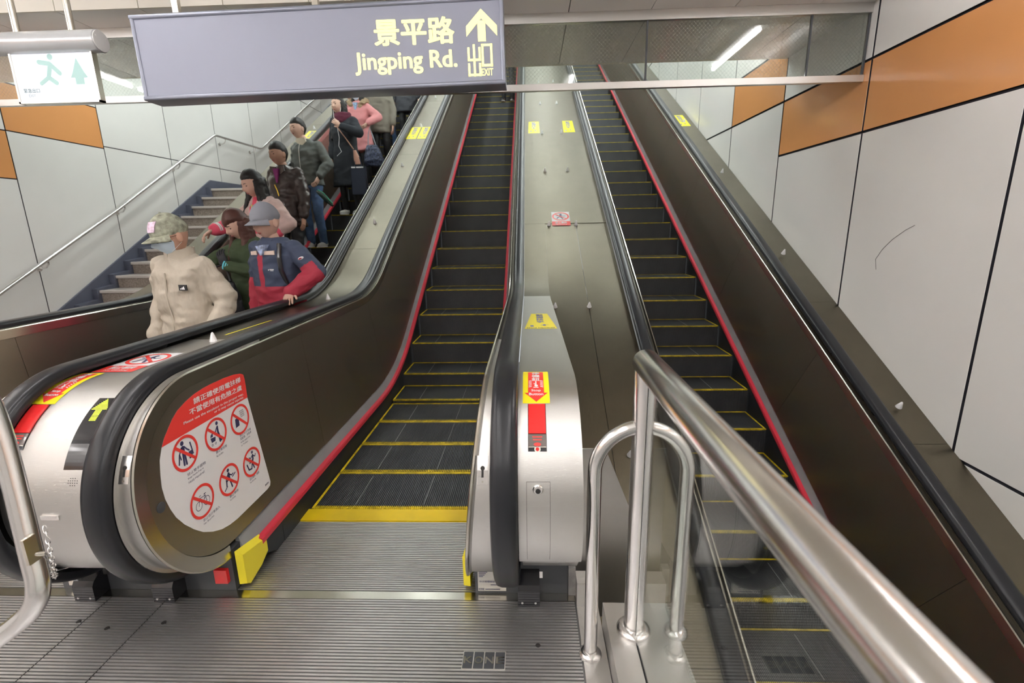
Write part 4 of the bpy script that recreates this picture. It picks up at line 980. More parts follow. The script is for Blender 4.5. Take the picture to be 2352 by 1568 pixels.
def organic(g, voxel, it=6):
    me = g.mesh('tmp', M['skin']); o = bpy.data.objects.new('tmp', me); COL.objects.link(o)
    r = o.modifiers.new('r', 'REMESH'); r.mode = 'VOXEL'; r.voxel_size = voxel; r.use_smooth_shade = True
    s_ = o.modifiers.new('s', 'SMOOTH'); s_.iterations = it; s_.factor = 0.5
    dg = bpy.context.evaluated_depsgraph_get(); dg.update()
    out = bpy.data.meshes.new_from_object(o.evaluated_get(dg)); bpy.data.objects.remove(o); bpy.data.meshes.remove(me)
    return out
def finish(me, mats, paint=None, wr=None, seed=0.0):
    me.materials.clear()
    for m_ in mats: me.materials.append(m_)
    if wr:
        amp, sc = wr; me.update(); no = [v.normal.copy() for v in me.vertices]
        for v, nn in zip(me.vertices, no):
            p = v.co; q = Vector((p.x * sc * .8 + seed, p.y * sc * .8, p.z * sc * 1.5))
            a = noise.noise(q) + 0.5 * noise.noise(q * 2.3 + Vector((3, 1, seed)))
            ridge = 1 - 2 * abs(noise.noise(q * 0.9 + Vector((9, seed, 2))))
            v.co = p + nn * amp * (0.6 * a + 0.6 * (ridge - 0.5))
    if paint:
        for pl in me.polygons: pl.material_index = paint(pl.center)
    else: me.polygons.foreach_set('material_index', [0] * len(me.polygons))
    me.polygons.foreach_set('use_smooth', [True] * len(me.polygons)); me.update(); return me
def dz_(d): return d[2]
def sst(a, b, x): t = max(0, min(1, (x - a) / (b - a))); return t * t * (3 - 2 * t)
def head_r(dx, dy, dz, fem=0):
    # unit direction -> scaled surface point of the head, front is -y
    w_ = 0.078; d_ = 0.094; h_ = 0.113
    low = max(0.0, -dz)
    wx = w_ * (1 - (0.30 + 0.06 * fem) * low ** 1.6); wy = d_ * (1 - 0.16 * low ** 2)
    x, y, z = dx * wx, dy * wy, dz * h_
    fr = sst(0.3, 0.9, -dy)
    g_ = lambda cx, cz, sx, sz: math.exp(-((dx - cx) / sx) ** 2 - ((dz - cz) / sz) ** 2)
    y -= fr * (0.021 * g_(0, -0.22, 0.13, 0.13) + 0.011 * g_(0, -0.02, 0.09, 0.2) + 0.005 * g_(0, 0.22, 0.45, 0.08))
    y += fr * 0.009 * (g_(0.34, 0.05, 0.17, 0.10) + g_(-0.34, 0.05, 0.17, 0.10))
    y -= fr * (0.007 * g_(0, -0.50, 0.20, 0.09) + 0.007 * g_(0, -0.83, 0.22, 0.12)); y += fr * 0.004 * g_(0, -0.645, 0.2, 0.06)
    y -= fr * 0.004 * (g_(0.45, -0.25, 0.2, 0.2) + g_(-0.45, -0.25, 0.2, 0.2))
    if dy > 0 and dz < 0: y -= 0.03 * low * dy
    return x, y, z
def sphere_dirs(nu=44, nv=32):
    out = []
    for i in range(nv + 1):
        a = PI * i / nv
        for j in range(nu):
            b = 2 * PI * j / nu; out.append((max(1e-4, math.sin(a)) * math.sin(b), -max(1e-4, math.sin(a)) * math.cos(b), math.cos(a)))
    fs = [(i * nu + j, i * nu + (j + 1) % nu, (i + 1) * nu + (j + 1) % nu, (i + 1) * nu + j) for i in range(nv) for j in range(nu)]
    return out, fs
DIRS, DFS = sphere_dirs()
def ik(S_, T_, l1, l2, hint):
    S_, T_ = Vector(S_), Vector(T_); d = T_ - S_; L = min(d.length, (l1 + l2) * 0.995); d.normalize(); T2 = S_ + d * L
    a = (l1 * l1 - l2 * l2 + L * L) / (2 * L); h = math.sqrt(max(0, l1 * l1 - a * a)); hv = Vector(hint); hv = (hv - d * hv.dot(d)).normalized()
    return S_ + d * a + hv * h, T2
def hand(g, wr, dr, side, nrm, curl, k=1.0):
    dr = Vector(dr).normalized(); nrm = Vector(nrm); nrm = (nrm - dr * nrm.dot(dr)).normalized(); sd = dr.cross(nrm).normalized() * side; wr = Vector(wr)
    # palm as a flattened loft
    vs = []; n = 12
    for (t, hw, hd) in ((-0.02, .024, .019), (0.015, .029, .017), (0.05, .038, .016), (0.078, .039, .013), (0.088, .034, .010)):
        c = wr + dr * t * k
        for j in range(n): a = 2 * PI * j / n; vs.append(c + sd * (hw * k * math.cos(a)) + nrm * (hd * k * math.sin(a)))
    fs = [(i * n + j, i * n + (j + 1) % n, (i + 1) * n + (j + 1) % n, (i + 1) * n + j) for i in range(4) for j in range(n)] + [list(range(n)), [4 * n + j for j in range(n)]]
    g.add(vs, fs)
    for i, (off, ln) in enumerate(((0.029, 0.070), (0.010, 0.079), (-0.010, 0.074), (-0.028, 0.058))):
        p = wr + dr * 0.076 * k + sd * off * k; d = (dr + sd * off * 2.5).normalized(); a = 0; pts = [p - d * .01]; rs = [0.0085 * k]
        for s_, sg_ in enumerate((0.45, 0.32, 0.23)):
            pts.append(p.copy()); rs.append((0.0092 - .0008 * s_) * k); a += curl * (1.0 if s_ else 0.6)
            dd = d * math.cos(a) - nrm * math.sin(a); p = p + dd * ln * sg_ * k
        pts.append(p.copy()); rs.append(0.0068 * k); pts.append(p + dd * 0.005 * k); rs.append(0.003 * k)
        g.tube(pts, rs, 8)
    p = wr + dr * 0.02 * k + sd * 0.026 * k; d = (dr * 0.65 + sd * 0.75 - nrm * (0.2 + curl * .4)).normalized(); d2 = (dr * 0.95 + sd * 0.25 - nrm * (0.2 + curl)).normalized()
    pts = [p - d * .012 * k, p, p + d * 0.034 * k, p + d * 0.034 * k + d2 * 0.028 * k, p + d * .034 * k + d2 * 0.034 * k]; g.tube(pts, [.012 * k, .0125 * k, .0105 * k, .0085 * k, .003 * k], 8)
def person(loc, H, rz, label, sp):
    k = H / 1.70; e = empty('person', loc, label, 'person', sp.get('group'), rz=rz); W_ = Matrix.Rotation(-rz, 3, 'Z')
    tol = lambda p: W_ @ (Vector(p) - Vector(loc))
    b = sp.get('bulk', 1.0); fem = sp.get('fem', 0); lean = sp.get('lean', 0.0)
    shw = (0.168 - 0.02 * fem) * k * (0.5 + 0.5 * b); hs = sp.get('head', 1.12)
    skin = M[sp.get('skin', 'skin')]
    arms = {}
    for sd in (-1, 1):
        Sx = Vector((sd * shw, 0.005, 1.365 * k)); tg = sp.get('arm%+d' % sd)
        if tg is None: T = Vector((sd * (shw + 0.06), -0.04, 0.84 * k)); hint = (sd * .25, .9, 0)
        else:
            T = tol(tg[0]) if len(tg[0]) == 3 and tg[1] == 'w' else Vector(tg[0]); hint = tg[2] if len(tg) > 2 else (sd * 1, .3, -.3)
        E_, T = ik(Sx, T, 0.285 * k, 0.255 * k, hint); arms[sd] = (Sx, E_, T)
    step = sp.get('stance', 0.0)
    legs = {}
    for sd in (-1, 1):
        legs[sd] = (Vector((sd * 0.09 * k, 0.0, 0.90 * k)), Vector((sd * 0.095 * k, -0.03 - step * sd * .5, 0.49 * k)), Vector((sd * 0.10 * k, 0.02 - step * sd, 0.085 * k)))
    vx = sp.get('voxel', 0.011)
    # ---- body: one continuous skin surface, then head and hands on it
    g = G(); loft(g, [(0.86 * k, 0, 0, .13 * k, .09 * k), (1.05 * k, 0, 0, .12 * k, .085 * k), (1.28 * k, 0, 0, .135 * k, .09 * k), (1.40 * k, 0, .005, .11 * k, .06 * k)], 16)
    hx, hy, hz = sp.get('headpos', (0, -0.03, 0)); HC = Vector((hx * k, hy * k, 1.568 * k + hz))
    capsule(g, (0, .01, 1.38 * k), HC + Vector((0, .015, -0.06 * k)), .056 * k, .050 * k)
    for sd in (-1, 1):
        A = arms[sd]; capsule(g, A[0], A[1], .045 * k, .037 * k); capsule(g, A[1], A[2], .036 * k, .025 * k)
        Lg = legs[sd]; capsule(g, Lg[0], Lg[1], .07 * k, .05 * k); capsule(g, Lg[1], Lg[2], .045 * k, .032 * k); capsule(g, Lg[2] + Vector((0, .02, -.03)), Lg[2] + Vector((0, -.10 * k, -.05 * k)), .035 * k, .03 * k)
    bm_ = organic(g, 0.014, 3)
    g = G(); g.v = [tuple(v.co) for v in bm_.vertices]; g.f = [list(p.vertices) for p in bm_.polygons]; g.m = [0] * len(g.f); bpy.data.meshes.remove(bm_)
    RM = Matrix.Rotation(sp.get('yaw', 0.0), 3, 'Z') @ Matrix.Rotation(sp.get('pitch', 0.12), 3, 'X') @ Matrix.Rotation(sp.get('roll', 0.0), 3, 'Y')
    hp = lambda x, y, z: tuple(HC + RM @ (Vector((x, y, z)) * (k * hs)))
    g.add([hp(*head_r(*d, fem)) for d in DIRS], DFS)
    for sd in (-1, 1):
        vs0 = len(g.v); ear = G(); ear.ball((0, 0, 0), (0.009, 0.018, 0.030), 8)
        g.add([hp(sd * 0.078 + v[0] * 1 + sd * .25 * v[1], 0.004 + v[1], -0.008 + v[2]) for v in ear.v], ear.f)
        if sp.get('hands', 1):
            A = arms[sd]; dr = sp.get('hdir%+d' % sd); dr = Vector(dr) if dr else (A[2] - A[1]).normalized() + Vector((0, 0, -.3)); nr = Vector(sp.get('hnrm%+d' % sd, (sd * 1.0, 0.1, 0)))
            if not sp.get('glove%+d' % sd): hand(g, A[2] + Vector(dr).normalized() * .01, dr, -sd if True else sd, nr, sp.get('curl', 0.35), k * sp.get('hk', 1.0))
    body = link('body', finish(g.mesh('body', skin), [skin]), e)
    for sd in (-1, 1):
        if sp.get('glove%+d' % sd):
            A = arms[sd]; dr = Vector(sp.get('hdir%+d' % sd)); gg = G(); hand(gg, A[2], dr, -sd, Vector(sp.get('hnrm%+d' % sd, (sd, 0.1, 0))), .5, k * 1.1)
            link('glove', finish(gg.mesh('glove', M['skin']), [mat('glove_black', (.03, .03, .035), .7)]), e)
            gg = G(); d_ = (A[2] - A[1]).normalized()
            for i in range(5): c0 = A[2] - d_ * (0.065 - 0.018 * i); gg.tube([c0, c0 + d_ * 0.010], 0.0405, 14)
            gg.build('glove_cuff', mat('cyan_stripe', (.15, .62, .75), .6), e, smooth=True, ang=40)
    # ---- face
    ey = 0.028
    def fp(dx, dz, out=0.0):
        n_ = math.sqrt(max(1e-6, 1 - dx * dx - dz * dz)); x, y, z = head_r(dx, -n_, dz, fem); return (x, y - out, z)
    for sd in (-1, 1):
        c = fp(sd * 0.36, 0.045); q = G(); q.ball((0, 0, 0), (0.0125, 0.006, 0.0042 if sp.get('down', 1) else 0.006), 6)
        q.v = [hp(c[0] + v[0], c[1] - .0005 + v[1] + abs(v[0]) * .25, c[2] + v[2]) for v in q.v]; q.build('eye', M['eye'], e, smooth=True)
        q = G(); pts = [fp(sd * t, 0.20 + 0.04 * math.sin((t - .15) * 6), 0.001) for t in (0.18, 0.28, 0.38, 0.50)]
        q.tube([hp(*p) for p in pts], [.0018 * k, .0035 * k, .003 * k, .0014 * k], 6); q.build('eyebrow', M['hair'], e, smooth=True)
    if not sp.get('mask'):
        q = G(); pts = [fp(t, -0.485 - abs(t) * 0.08, 0.0002) for t in (-0.24, -0.12, 0, 0.12, 0.24)]
        q.tube([hp(*p) for p in pts], [.002 * k, .0045 * k, .005 * k, .0045 * k, .002 * k], 8); q.build('lips', M['lips'], e, smooth=True)
        q = G(); pts = [fp(t, -0.56 + abs(t) * 0.1, 0.0002) for t in (-0.16, 0, 0.16)]; q.tube([hp(*p) for p in pts], [.002 * k, .005 * k, .002 * k], 8); q.build('lips', M['lips'], e, smooth=True)
    # ---- hair, cap, mask, glasses
    hm = M[sp.get('hair', 'hair')]; hl = sp.get('hairline', 0.46); side = sp.get('sideburn', -0.02)
    def hmask(d):
        dx, dy, dz = d
        fr = sst(-0.25, 0.45, -dy)               # 1 at the face
        lim = side * (1 - fr) + hl * fr if dy < 0.25 else side + (sp.get('nape', -0.72) - side) * sst(0.1, 0.6, dy)
        if sp.get('fringe') and -dy > 0.3: lim = min(lim, sp['fringe'] + 0.25 * abs(dx))
        lim += 0.07 * noise.noise(Vector((dx * 6, dy * 6, 1.7))) + 0.03 * noise.noise(Vector((dx * 17, dy * 17, 4.2)))
        return sst(lim - 0.06, lim + 0.10, dz)
    th = sp.get('hairthick', 0.10)
    if sp.get('cap') is None or sp.get('long'):
        vs = []
        for d in DIRS:
            m_ = hmask(d); x, y, z = head_r(*d, fem); s_ = 0.955 + (th + 0.045 + 0.05 * max(0, dz_(d)) + 0.035 * noise.noise(Vector((d[0] * 5, d[1] * 5, d[2] * 9))) + 0.02 * noise.noise(Vector(d) * 15)) * m_; vs.append(hp(x * s_, y * s_ + 0.004 * m_, z * s_ + 0.006 * m_))
        q = G(); q.add(vs, DFS); link('hair', finish(q.mesh('hair', hm), [hm]), e)
    if sp.get('long'):
        L_ = sp['long']; q = G()
        for i in range(11):
            a = math.radians(-125 + 250 * i / 10); cx, cy = 0.078 * math.sin(a), 0.030 + 0.075 * math.cos(a)
            out = sp.get('spread', 0.03)
            p0 = HC + RM @ Vector((cx * k, cy * k, 0.02 * k)); p1 = HC + Vector((cx * k * 1.12, cy * k * 1.05 + .012, -0.12 * k)); p2 = HC + Vector((cx * k * (1.1 + out * 6) + (out if cx > 0 else -out) * .4, cy * k * (.9 if cy > 0 else 1.4) - (.03 if abs(a) > 1.6 else 0), -L_ * k))
            capsule(q, p0, p1, .033 * k, .033 * k, 10); capsule(q, p1, p2, .033 * k, .020 * k, 10)
        link('hair', finish(organic(q, 0.009, 4), [hm], wr=(0.006, 22)), e)
    if sp.get('cap'):
        cm = sp['cap']; vs = []
        for d in DIRS:
            dx, dy, dz = d; x, y, z = head_r(dx, dy, dz); m_ = sst(0.10, 0.22, dz + 0.10 * max(0, dy)); s_ = 0.95 + 0.20 * m_; vs.append(hp(x * s_, y * s_ + .004 * m_, z * s_ + 0.008 * m_))
        q = G(); q.add(vs, DFS); cp = link('cap', finish(q.mesh('cap', cm[0]), cm[:1]), e)
        q = G(); N_ = 12; top = []; bot = []
        for r_ in range(4):
            for i in range(N_ + 1):
                a = math.radians(-62 + 124 * i / N_); t = r_ / 3
                rx = 0.084 + 0.008 * t; ry = 0.090 + (0.074 * math.cos(a * 1.2)) * t
                top.append((rx * math.sin(a) * (1 + .1 * t), -ry * math.cos(a) if r_ else -0.088 * math.cos(a), 0.030 - 0.016 * t - 0.030 * (abs(math.sin(a)) ** 2) * t))
        vs = [hp(*p) for p in top] + [hp(p[0], p[1], p[2] - 0.005) for p in top]; n1 = N_ + 1; fs = []
        for r_ in range(3):
            for i in range(N_): a = r_ * n1 + i; fs += [(a, a + 1, a + n1 + 1, a + n1), (a + 4 * n1, a + n1 + 4 * n1, a + n1 + 1 + 4 * n1, a + 1 + 4 * n1)]
        for i in range(N_): a = 3 * n1 + i; fs.append((a, a + 1, a + 1 + 4 * n1, a + 4 * n1))
        q.add(vs, fs); link('visor', finish(q.mesh('visor', cm[0]), cm[:1]), cp)
        q = G(); q.ball(hp(0, 0.004, 0.138), 0.007, 6); q.build('cap_button', cm[0], cp, smooth=True)
    if sp.get('mask'):
        vs = []
        for d in DIRS:
            dx, dy, dz = d; x, y, z = head_r(dx, dy, dz, fem); m_ = sst(0.30, 0.50, -dy) * sst(-0.98, -0.86, dz) * (1 - sst(-0.12, 0.0, dz - 0.10 * (1 - abs(dx) * 1.5)))
            s_ = 0.96 + 0.11 * m_; vs.append(hp(x * s_, y * s_ - 0.006 * m_, z * (0.97 + .05 * m_)))
        q = G(); q.add(vs, DFS); mk = link('face_mask', finish(q.mesh('face_mask', M['skin']), [mat('mask_blue', sp['mask'], .7)]), e)
        q = G()
        for sd in (-1, 1): q.tube([hp(sd * .055, -.065, -.03), hp(sd * .072, -.03, -.012), hp(sd * .080, .012, .012)], .0011 * k, 5); q.tube([hp(sd * .05, -.062, -.075), hp(sd * .070, -.03, -.055), hp(sd * .079, .018, -.03)], .0011 * k, 5)
        q.build('ear_loop', M['stk_white'], mk)
    if sp.get('glasses'):
        q = G()
        for sd in (-1, 1):
            q.tube([hp(sd * .030 + .021 * math.cos(t * PI / 8), -.101, .006 + .014 * math.sin(t * PI / 8)) for t in range(16)], .0014 * k, 6, closed=True)
            q.tube([hp(sd * .051, -.099, .010), hp(sd * .074, -.06, .010), hp(sd * .080, .0, .006)], .0014 * k, 5)
        q.tube([hp(-.009, -.101, .008), hp(.009, -.101, .008)], .0014 * k, 5); q.build('glasses', mat('glasses_frame', (.03, .015, .012), .25), e)
    # ---- upper garment
    top = sp['top']; zh = top.get('hem', 0.80) * k; bl = b
    rings = [(zh, 0, 0, top.get('hw', .175) * k * bl, .135 * k * bl)]
    if zh < 0.7 * k: rings.append((0.80 * k, 0, 0, .178 * k * bl, .140 * k * bl))
    rings += [(1.00 * k, 0, -.005, (.165 - .02 * fem) * k * bl, .128 * k * bl), (1.18 * k, 0, -.008, (.172 - .01 * fem) * k * bl, .130 * k * bl), (1.30 * k, 0, -.004, (.185 - .015 * fem) * k * bl, .125 * k * bl), (1.375 * k, 0, .004, (.150 - .015 * fem) * k * bl, .100 * k * bl), (1.415 * k, 0, .006, .105 * k * bl, .085 * k * bl), (1.445 * k, 0, .008, .075 * k * bl, .070 * k * bl)]
    g = G(); loft(g, rings)
    if top.get('collar', 1): loft(g, [(1.38 * k, 0, .006, .088 * k, .082 * k), (1.40 * k + top.get('ch', 0.07) * k, hx * k * .3, -.004, .070 * k, .074 * k)], 20, 2)
    a0 = top.get('sleeve', 0.062) * k * (0.4 + .6 * bl)
    for sd in (-1, 1):
        A = arms[sd]; capsule(g, A[0] - Vector((sd * .012, 0, .012)), A[1], a0 * 1.02, a0 * 0.97); wr_ = A[2] - (A[2] - A[1]).normalized() * top.get('cuff', 0.02); capsule(g, A[1], wr_, a0 * 1.0, a0 * 0.74)
    zf = zh
    def clip_paint(c):
        return top['paint'](c, k, arms) if top.get('paint') else 0
    me = finish(organic(g, vx, 5), top['mats'], clip_paint if top.get('paint') else None, wr=top.get('wr', (0.012, 9)), seed=H * 31 + loc[1])
    jk = link(top.get('name', 'jacket'), me, e)
    if top.get('band'):      # a stand-up or turned-down collar of its own, open at the front
        bh, rb, gap, fl = top['band']; q = G(); N_ = 26; vs = []
        cz = [(1.372 * k, rb * k * 1.12), (1.372 * k + bh * .5, rb * k * 1.03), (1.372 * k + bh, rb * k * (1.0 + fl))]
        for off in (0.0, -0.007):
            for (z_, r_) in cz:
                for i in range(N_ + 1):
                    a = math.radians(gap / 2 + (360 - gap) * i / N_); fr_ = 0.5 + 0.5 * math.cos(a)
                    vs.append(((r_ + off) * math.sin(a) + hx * k * .3 * (z_ > 1.4 * k), -(r_ + off) * 1.02 * math.cos(a) - .004 * fr_, z_ - 0.020 * fr_))
        n1 = N_ + 1; fs = []
        for j in range(2):
            for i in range(N_): a = j * n1 + i; fs += [(a, a + 1, a + n1 + 1, a + n1), (a + 3 * n1, a + 4 * n1, a + 4 * n1 + 1, a + 3 * n1 + 1)]
        for i in range(N_): a = 2 * n1 + i; fs.append((a, a + 1, a + 1 + 3 * n1, a + 3 * n1))
        for i in (0, N_):
            for j in range(2): a = j * n1 + i; fs.append((a, a + n1, a + 4 * n1, a + 3 * n1))
        q.add(vs, fs); cl_ = q.build('collar', top.get('bandmat', top['mats'][0]), jk, smooth=True, ang=60)
    if top.get('zip'):
        q = G(); xs = top.get('zipx', 0.0); q.tube([(xs * k, -(.128 * k * bl) - .012 - .004, 0.86 * k), (xs * k, -(.128 * k * bl) - .015, 1.0 * k), (xs * k, -(.130 * k * bl) - .016, 1.18 * k), (xs * k, -(.125 * k * bl) - .012, 1.30 * k), (xs * k, -.105 * k * bl - .008, 1.37 * k)], .004, 6); q.build('zip', top['zip'], jk)
    # ---- trousers
    pt = sp.get('legs')
    if pt is not None:
        g = G(); r_ = pt.get('r', 1.0); loft(g, [(0.80 * k, 0, 0, .15 * k, .11 * k), (0.90 * k, 0, 0, .155 * k, .115 * k), (1.0 * k, 0, 0, .14 * k, .105 * k)], 20)
        for sd in (-1, 1):
            Lg = legs[sd]; capsule(g, Lg[0], Lg[1], .085 * k * (.5 + .5 * r_), .062 * k * r_); capsule(g, Lg[1], Lg[2] + Vector((0, 0, -.01)), .062 * k * r_, .052 * k * r_)
        link(pt.get('name', 'trousers'), finish(organic(g, vx, 4), [pt['mat']], wr=(0.008, 10), seed=H * 7), e)
    # ---- shoes
    sh = sp.get('shoes')
    if sh is not None:
        for sd in (-1, 1):
            A = legs[sd][2]; g = G(); kk = k * sp.get('shoek', 1.0)
            capsule(g, A + Vector((0, .025, -.035)) , A + Vector((0, -.02, -.042)), .042 * kk, .044 * kk); capsule(g, A + Vector((0, -.02, -.045)), A + Vector((sd * .01, -.135 * kk, -.055)), .042 * kk, .030 * kk)
            me = organic(g, .008, 3)
            for v in me.vertices: v.co.z = max(v.co.z, 0.012)
            s_ = link('shoe', finish(me, [sh]), e)
            q = G(); q.prism([(A.x + .046 * kk * math.cos(t * PI / 8) + sd * .004, A.y - .055 + (.115 * kk) * math.sin(t * PI / 8)) for t in range(16)], 0.001, 0.016); q.build('sole', sp.get('sole', M['stk_white']), s_)
    return e, k, arms, HC, hp, jk
zst = lambda y: nose(2.35 + 0.4 * math.floor((y - 2.35) / 0.4)) + 0.0025
def patch_on(parent, pts, yf, mt, name='patch', d=0.004):
    q = G(); q.prism(pts, yf - d, yf, mp=lambda a, b, c: (a, c, b)); return q.build(name, mt, parent)
# front surface of a finished garment: ray from the front
def front_y(o, x, z):
    best = 0.0
    for v in o.data.vertices:
        if abs(v.co.x - x) < 0.02 and abs(v.co.z - z) < 0.02 and v.co.y < best: best = v.co.y
    return best
white = M['stk_white']
# 1 beige jacket
beige = mat('beige_cloth', (0.52, 0.465, 0.385), 0.75, bump=0.9, bscale=9, bdist=0.02, stretch=(1.6, 1.6, .8))
camo = mat('camo_cloth', (0.30, 0.31, 0.24), 0.8, var=0.55, vscale=28)
e, k, ar, HC, hp, jk = person((-2.22, 3.02, zst(3.02)), 1.575, -0.22, 'man in beige jacket, camouflage cap and pale blue mask, lowest on the left escalator',
    dict(bulk=1.08, skin='skin_tan', yaw=-0.25, pitch=0.32, headpos=(.01, -.05, -0.01), cap=[camo], mask=(0.62, 0.76, 0.90), glasses=1, voxel=0.009,
         top=dict(mats=[beige], hem=0.78, hw=.200, sleeve=.072, ch=.08, name='jacket', wr=(0.022, 8), band=(.105, .088, 6, .0)), legs=dict(mat=beige, r=1.15), shoes=M['black'],
         **{'arm-1': ((-.25, -.06, .80), 'l', (-.35, .9, 0)), 'arm+1': ((.235, -.08, .84), 'l', (.35, .9, 0))}))
y0 = front_y(jk, .125 * k, 1.225 * k); pp = patch_on(jk, [(.10 * k, 1.205 * k), (.165 * k, 1.205 * k), (.165 * k, 1.242 * k), (.10 * k, 1.242 * k)], y0, M['black'], 'chest_patch', .006)
f = Flat(); c0 = .133 * k
for i, (w_, h_) in enumerate(((.008, .008), (.010, .014), (.012, .021))): x = c0 - .018 + i * .011; f.poly([(x, 1.211 * k), (x + w_, 1.211 * k), (x + w_ - .004, 1.211 * k + h_), (x - .003, 1.211 * k + h_ * .6)])
f.build('patch_print', white, lambda u, v, h: (u, y0 - .0065 - h, v), 0.0005, pp)
y1 = front_y(jk, 0.0, 1.1 * k); q = G(); q.tube([(0.005, front_y(jk, 0.005, z * k) - .001, z * k) for z in (.82, .92, 1.02, 1.12, 1.22, 1.32)], .006, 6); q.build('placket', beige, jk, smooth=True)
f = G(); vs = []; nu_, nv_ = 8, 5
for sc_ in (1.17, 1.13):
    for j in range(nv_ + 1):
        for i in range(nu_ + 1):
            dz = 0.36 + 0.40 * j / nv_; dx = (-0.42 + 0.84 * i / nu_); dy = -math.sqrt(max(0.01, 1 - dx * dx - dz * dz)); x, y, z = head_r(dx, dy, dz); vs.append(hp(x * sc_, y * sc_, z * sc_ + .008))
k1 = (nu_ + 1) * (nv_ + 1); fs = []
for j in range(nv_):
    for i in range(nu_): a_ = j * (nu_ + 1) + i; fs += [(a_, a_ + 1, a_ + nu_ + 2, a_ + nu_ + 1), (a_ + k1, a_ + nu_ + 1 + k1, a_ + nu_ + 2 + k1, a_ + 1 + k1)]
f.add(vs, fs)
f.build('cap_patch', mat('pink_white_patch', (.85, .62, .78), .6, var=.3, vscale=60), e)
# 2 grey cap, navy and red jacket
navy = mat('navy_cloth', (0.055, 0.072, 0.125), 0.7, bump=0.6, bscale=10, bdist=0.015); redc = mat('red_cloth', (0.42, 0.035, 0.065), 0.7, bump=0.6, bscale=10, bdist=0.015); creamc = mat('cream_cloth', (.78, .62, .54), .7)
def paint2(c, k, arms):
    x = c.x; z = c.z / k
    for sd in (-1, 1):
        S_, E_, T_ = arms[sd]; d = (T_ - E_); t = (c - E_).dot(d) / d.length_squared
        if abs(x) > .15 * k and t > -0.12 and (c - (E_ + d * max(0, min(1, t)))).length < .10: return 1
    if z < 1.075: return 1
    if abs(x + .035) < .022 and z < 1.33 and c.y < 0: return 1
    return 0
e, k, ar, HC, hp, jk = person((-1.965, 3.72, zst(3.72)), 1.665, -0.22, 'man in grey cap and navy and red jacket, his hand on the black handrail',
    dict(bulk=1.12, yaw=-0.12, pitch=0.20, headpos=(-.02, -.045, -0.005), cap=[mat('grey_cap', (.26, .27, .31), .75)], sideburn=-.1, voxel=0.0075,
         top=dict(mats=[navy, redc], paint=paint2, hem=0.80, sleeve=.068, ch=.02, wr=(0.015, 9), band=(.075, .082, 60, .12)), legs=dict(mat=M['brush']), shoes=M['black'], curl=0.16, hk=0.95,
         **{'arm+1': ((-1.79, 3.50, 1.015), 'w', (1.0, .35, .0)), 'hdir+1': (.38, -0.62, -0.28), 'hnrm+1': (.1, -.25, 1.0)}))
for (xa, xb_) in ((-.115, -.062), (-.008, .10)):
    yy = min(front_y(jk, x * k, 1.335 * k) for x in (xa, (xa + xb_) / 2, xb_)); patch_on(jk, [(xa * k, 1.318 * k), (xb_ * k, 1.318 * k), (xb_ * k, 1.350 * k), (xa * k, 1.345 * k)], yy + .004, creamc, 'chest_flap', .010)
yy = front_y(jk, .07 * k, 1.20 * k); f = Flat(); f.disc((.045 * k, 1.205 * k), .006, 10); f.rect(.055 * k, 1.206 * k, .10 * k, 1.212 * k); f.rect(.060 * k, 1.198 * k, .095 * k, 1.202 * k); f.build('chest_logo', white, lambda u, v, h: (u, yy - .001 - h - .15 * (u - .04), v), .001, jk)
S_, E_, T_ = ar[1]; c_ = S_.lerp(E_, .45); q = G(); q.ball((0, 0, 0), (.020, .006, .012), 8); q.v = [(c_.x + .02 + v[0], c_.y - .072 + v[1] + v[0] * .4, c_.z + .01 + v[2] + v[0] * .35) for v in q.v]; q.build('sleeve_badge', white, jk, smooth=True)
q = G(); q.ball((0, 0, 0), (.012, .003, .006), 6); q.v = [(c_.x + .018 + v[0], c_.y - .079 + v[1] + v[0] * .4, c_.z + .008 + v[2] + v[0] * .35) for v in q.v]; q.build('badge_mark', redc, jk, smooth=True)
q = G(); q.tube([(.125 * k, front_y(jk, .13 * k, 1.38 * k) - .004 if False else -.10, 1.40 * k), (.135 * k, front_y(jk, .135 * k, 1.30 * k) - .004, 1.30 * k), (.14 * k, front_y(jk, .14 * k, 1.2 * k) - .003, 1.20 * k), (.15 * k, -.07, 1.05 * k)], .017, 8); q.build('backpack_strap', M['black'], e, smooth=True)
q = G(); q.ball((0, .19, 1.18 * k), (.15, .09, .21), 10); q.build('backpack', M['black'], e, smooth=True)
q = G(); q.prism([(-.045, 1.385 * k), (.030, 1.395 * k), (.005, 1.315 * k), (-.015, 1.315 * k)], -.160 * k, -.09, mp=lambda a, b, c: (a, c, b)); q.build('shirt_front', mat('pale_blue_check', (.35, .42, .60), .7, var=.5, vscale=40), e)
# 3 green jacket
green = mat('dark_green_cloth', (0.050, 0.075, 0.035), 0.8)
e, k, ar, HC, hp, jk = person((-2.49, 4.24, zst(4.24)), 1.625, -0.35, 'woman with brown hair in dark green jacket and cyan striped gloves, behind the beige jacket',
    dict(fem=1, bulk=1.08, yaw=-0.15, pitch=0.42, headpos=(-.02, -.06, -.02), hair='hair_brown', long=0.30, fringe=0.22, hairthick=.13, voxel=0.011,
         top=dict(mats=[green], hem=0.72, sleeve=.062, ch=.03, wr=(.016, 10), band=(.05, .080, 60, .15)), legs=dict(mat=M['brush'], name='trousers'), shoes=M['black'],
         **{'arm-1': ((-2.90, 3.95, 1.27), 'w', (-.2, .6, -.6)), 'arm+1': ((.01, -.24, 1.26 * .91), 'l', (.8, .1, -.8)), 'glove-1': 1, 'glove+1': 1, 'hdir-1': (-.8, -.3, -.15), 'hnrm-1': (0, 0, 1), 'hdir+1': (-.35, -.15, .9), 'hnrm+1': (.2, -1, 0)}))
bagm = mat('black_bag', (.02, .02, .024), .45)
bg = empty('shoulder_bag', (-2.64, 4.0, 0.62), 'large black bag hanging in front of the woman in green', 'bag')
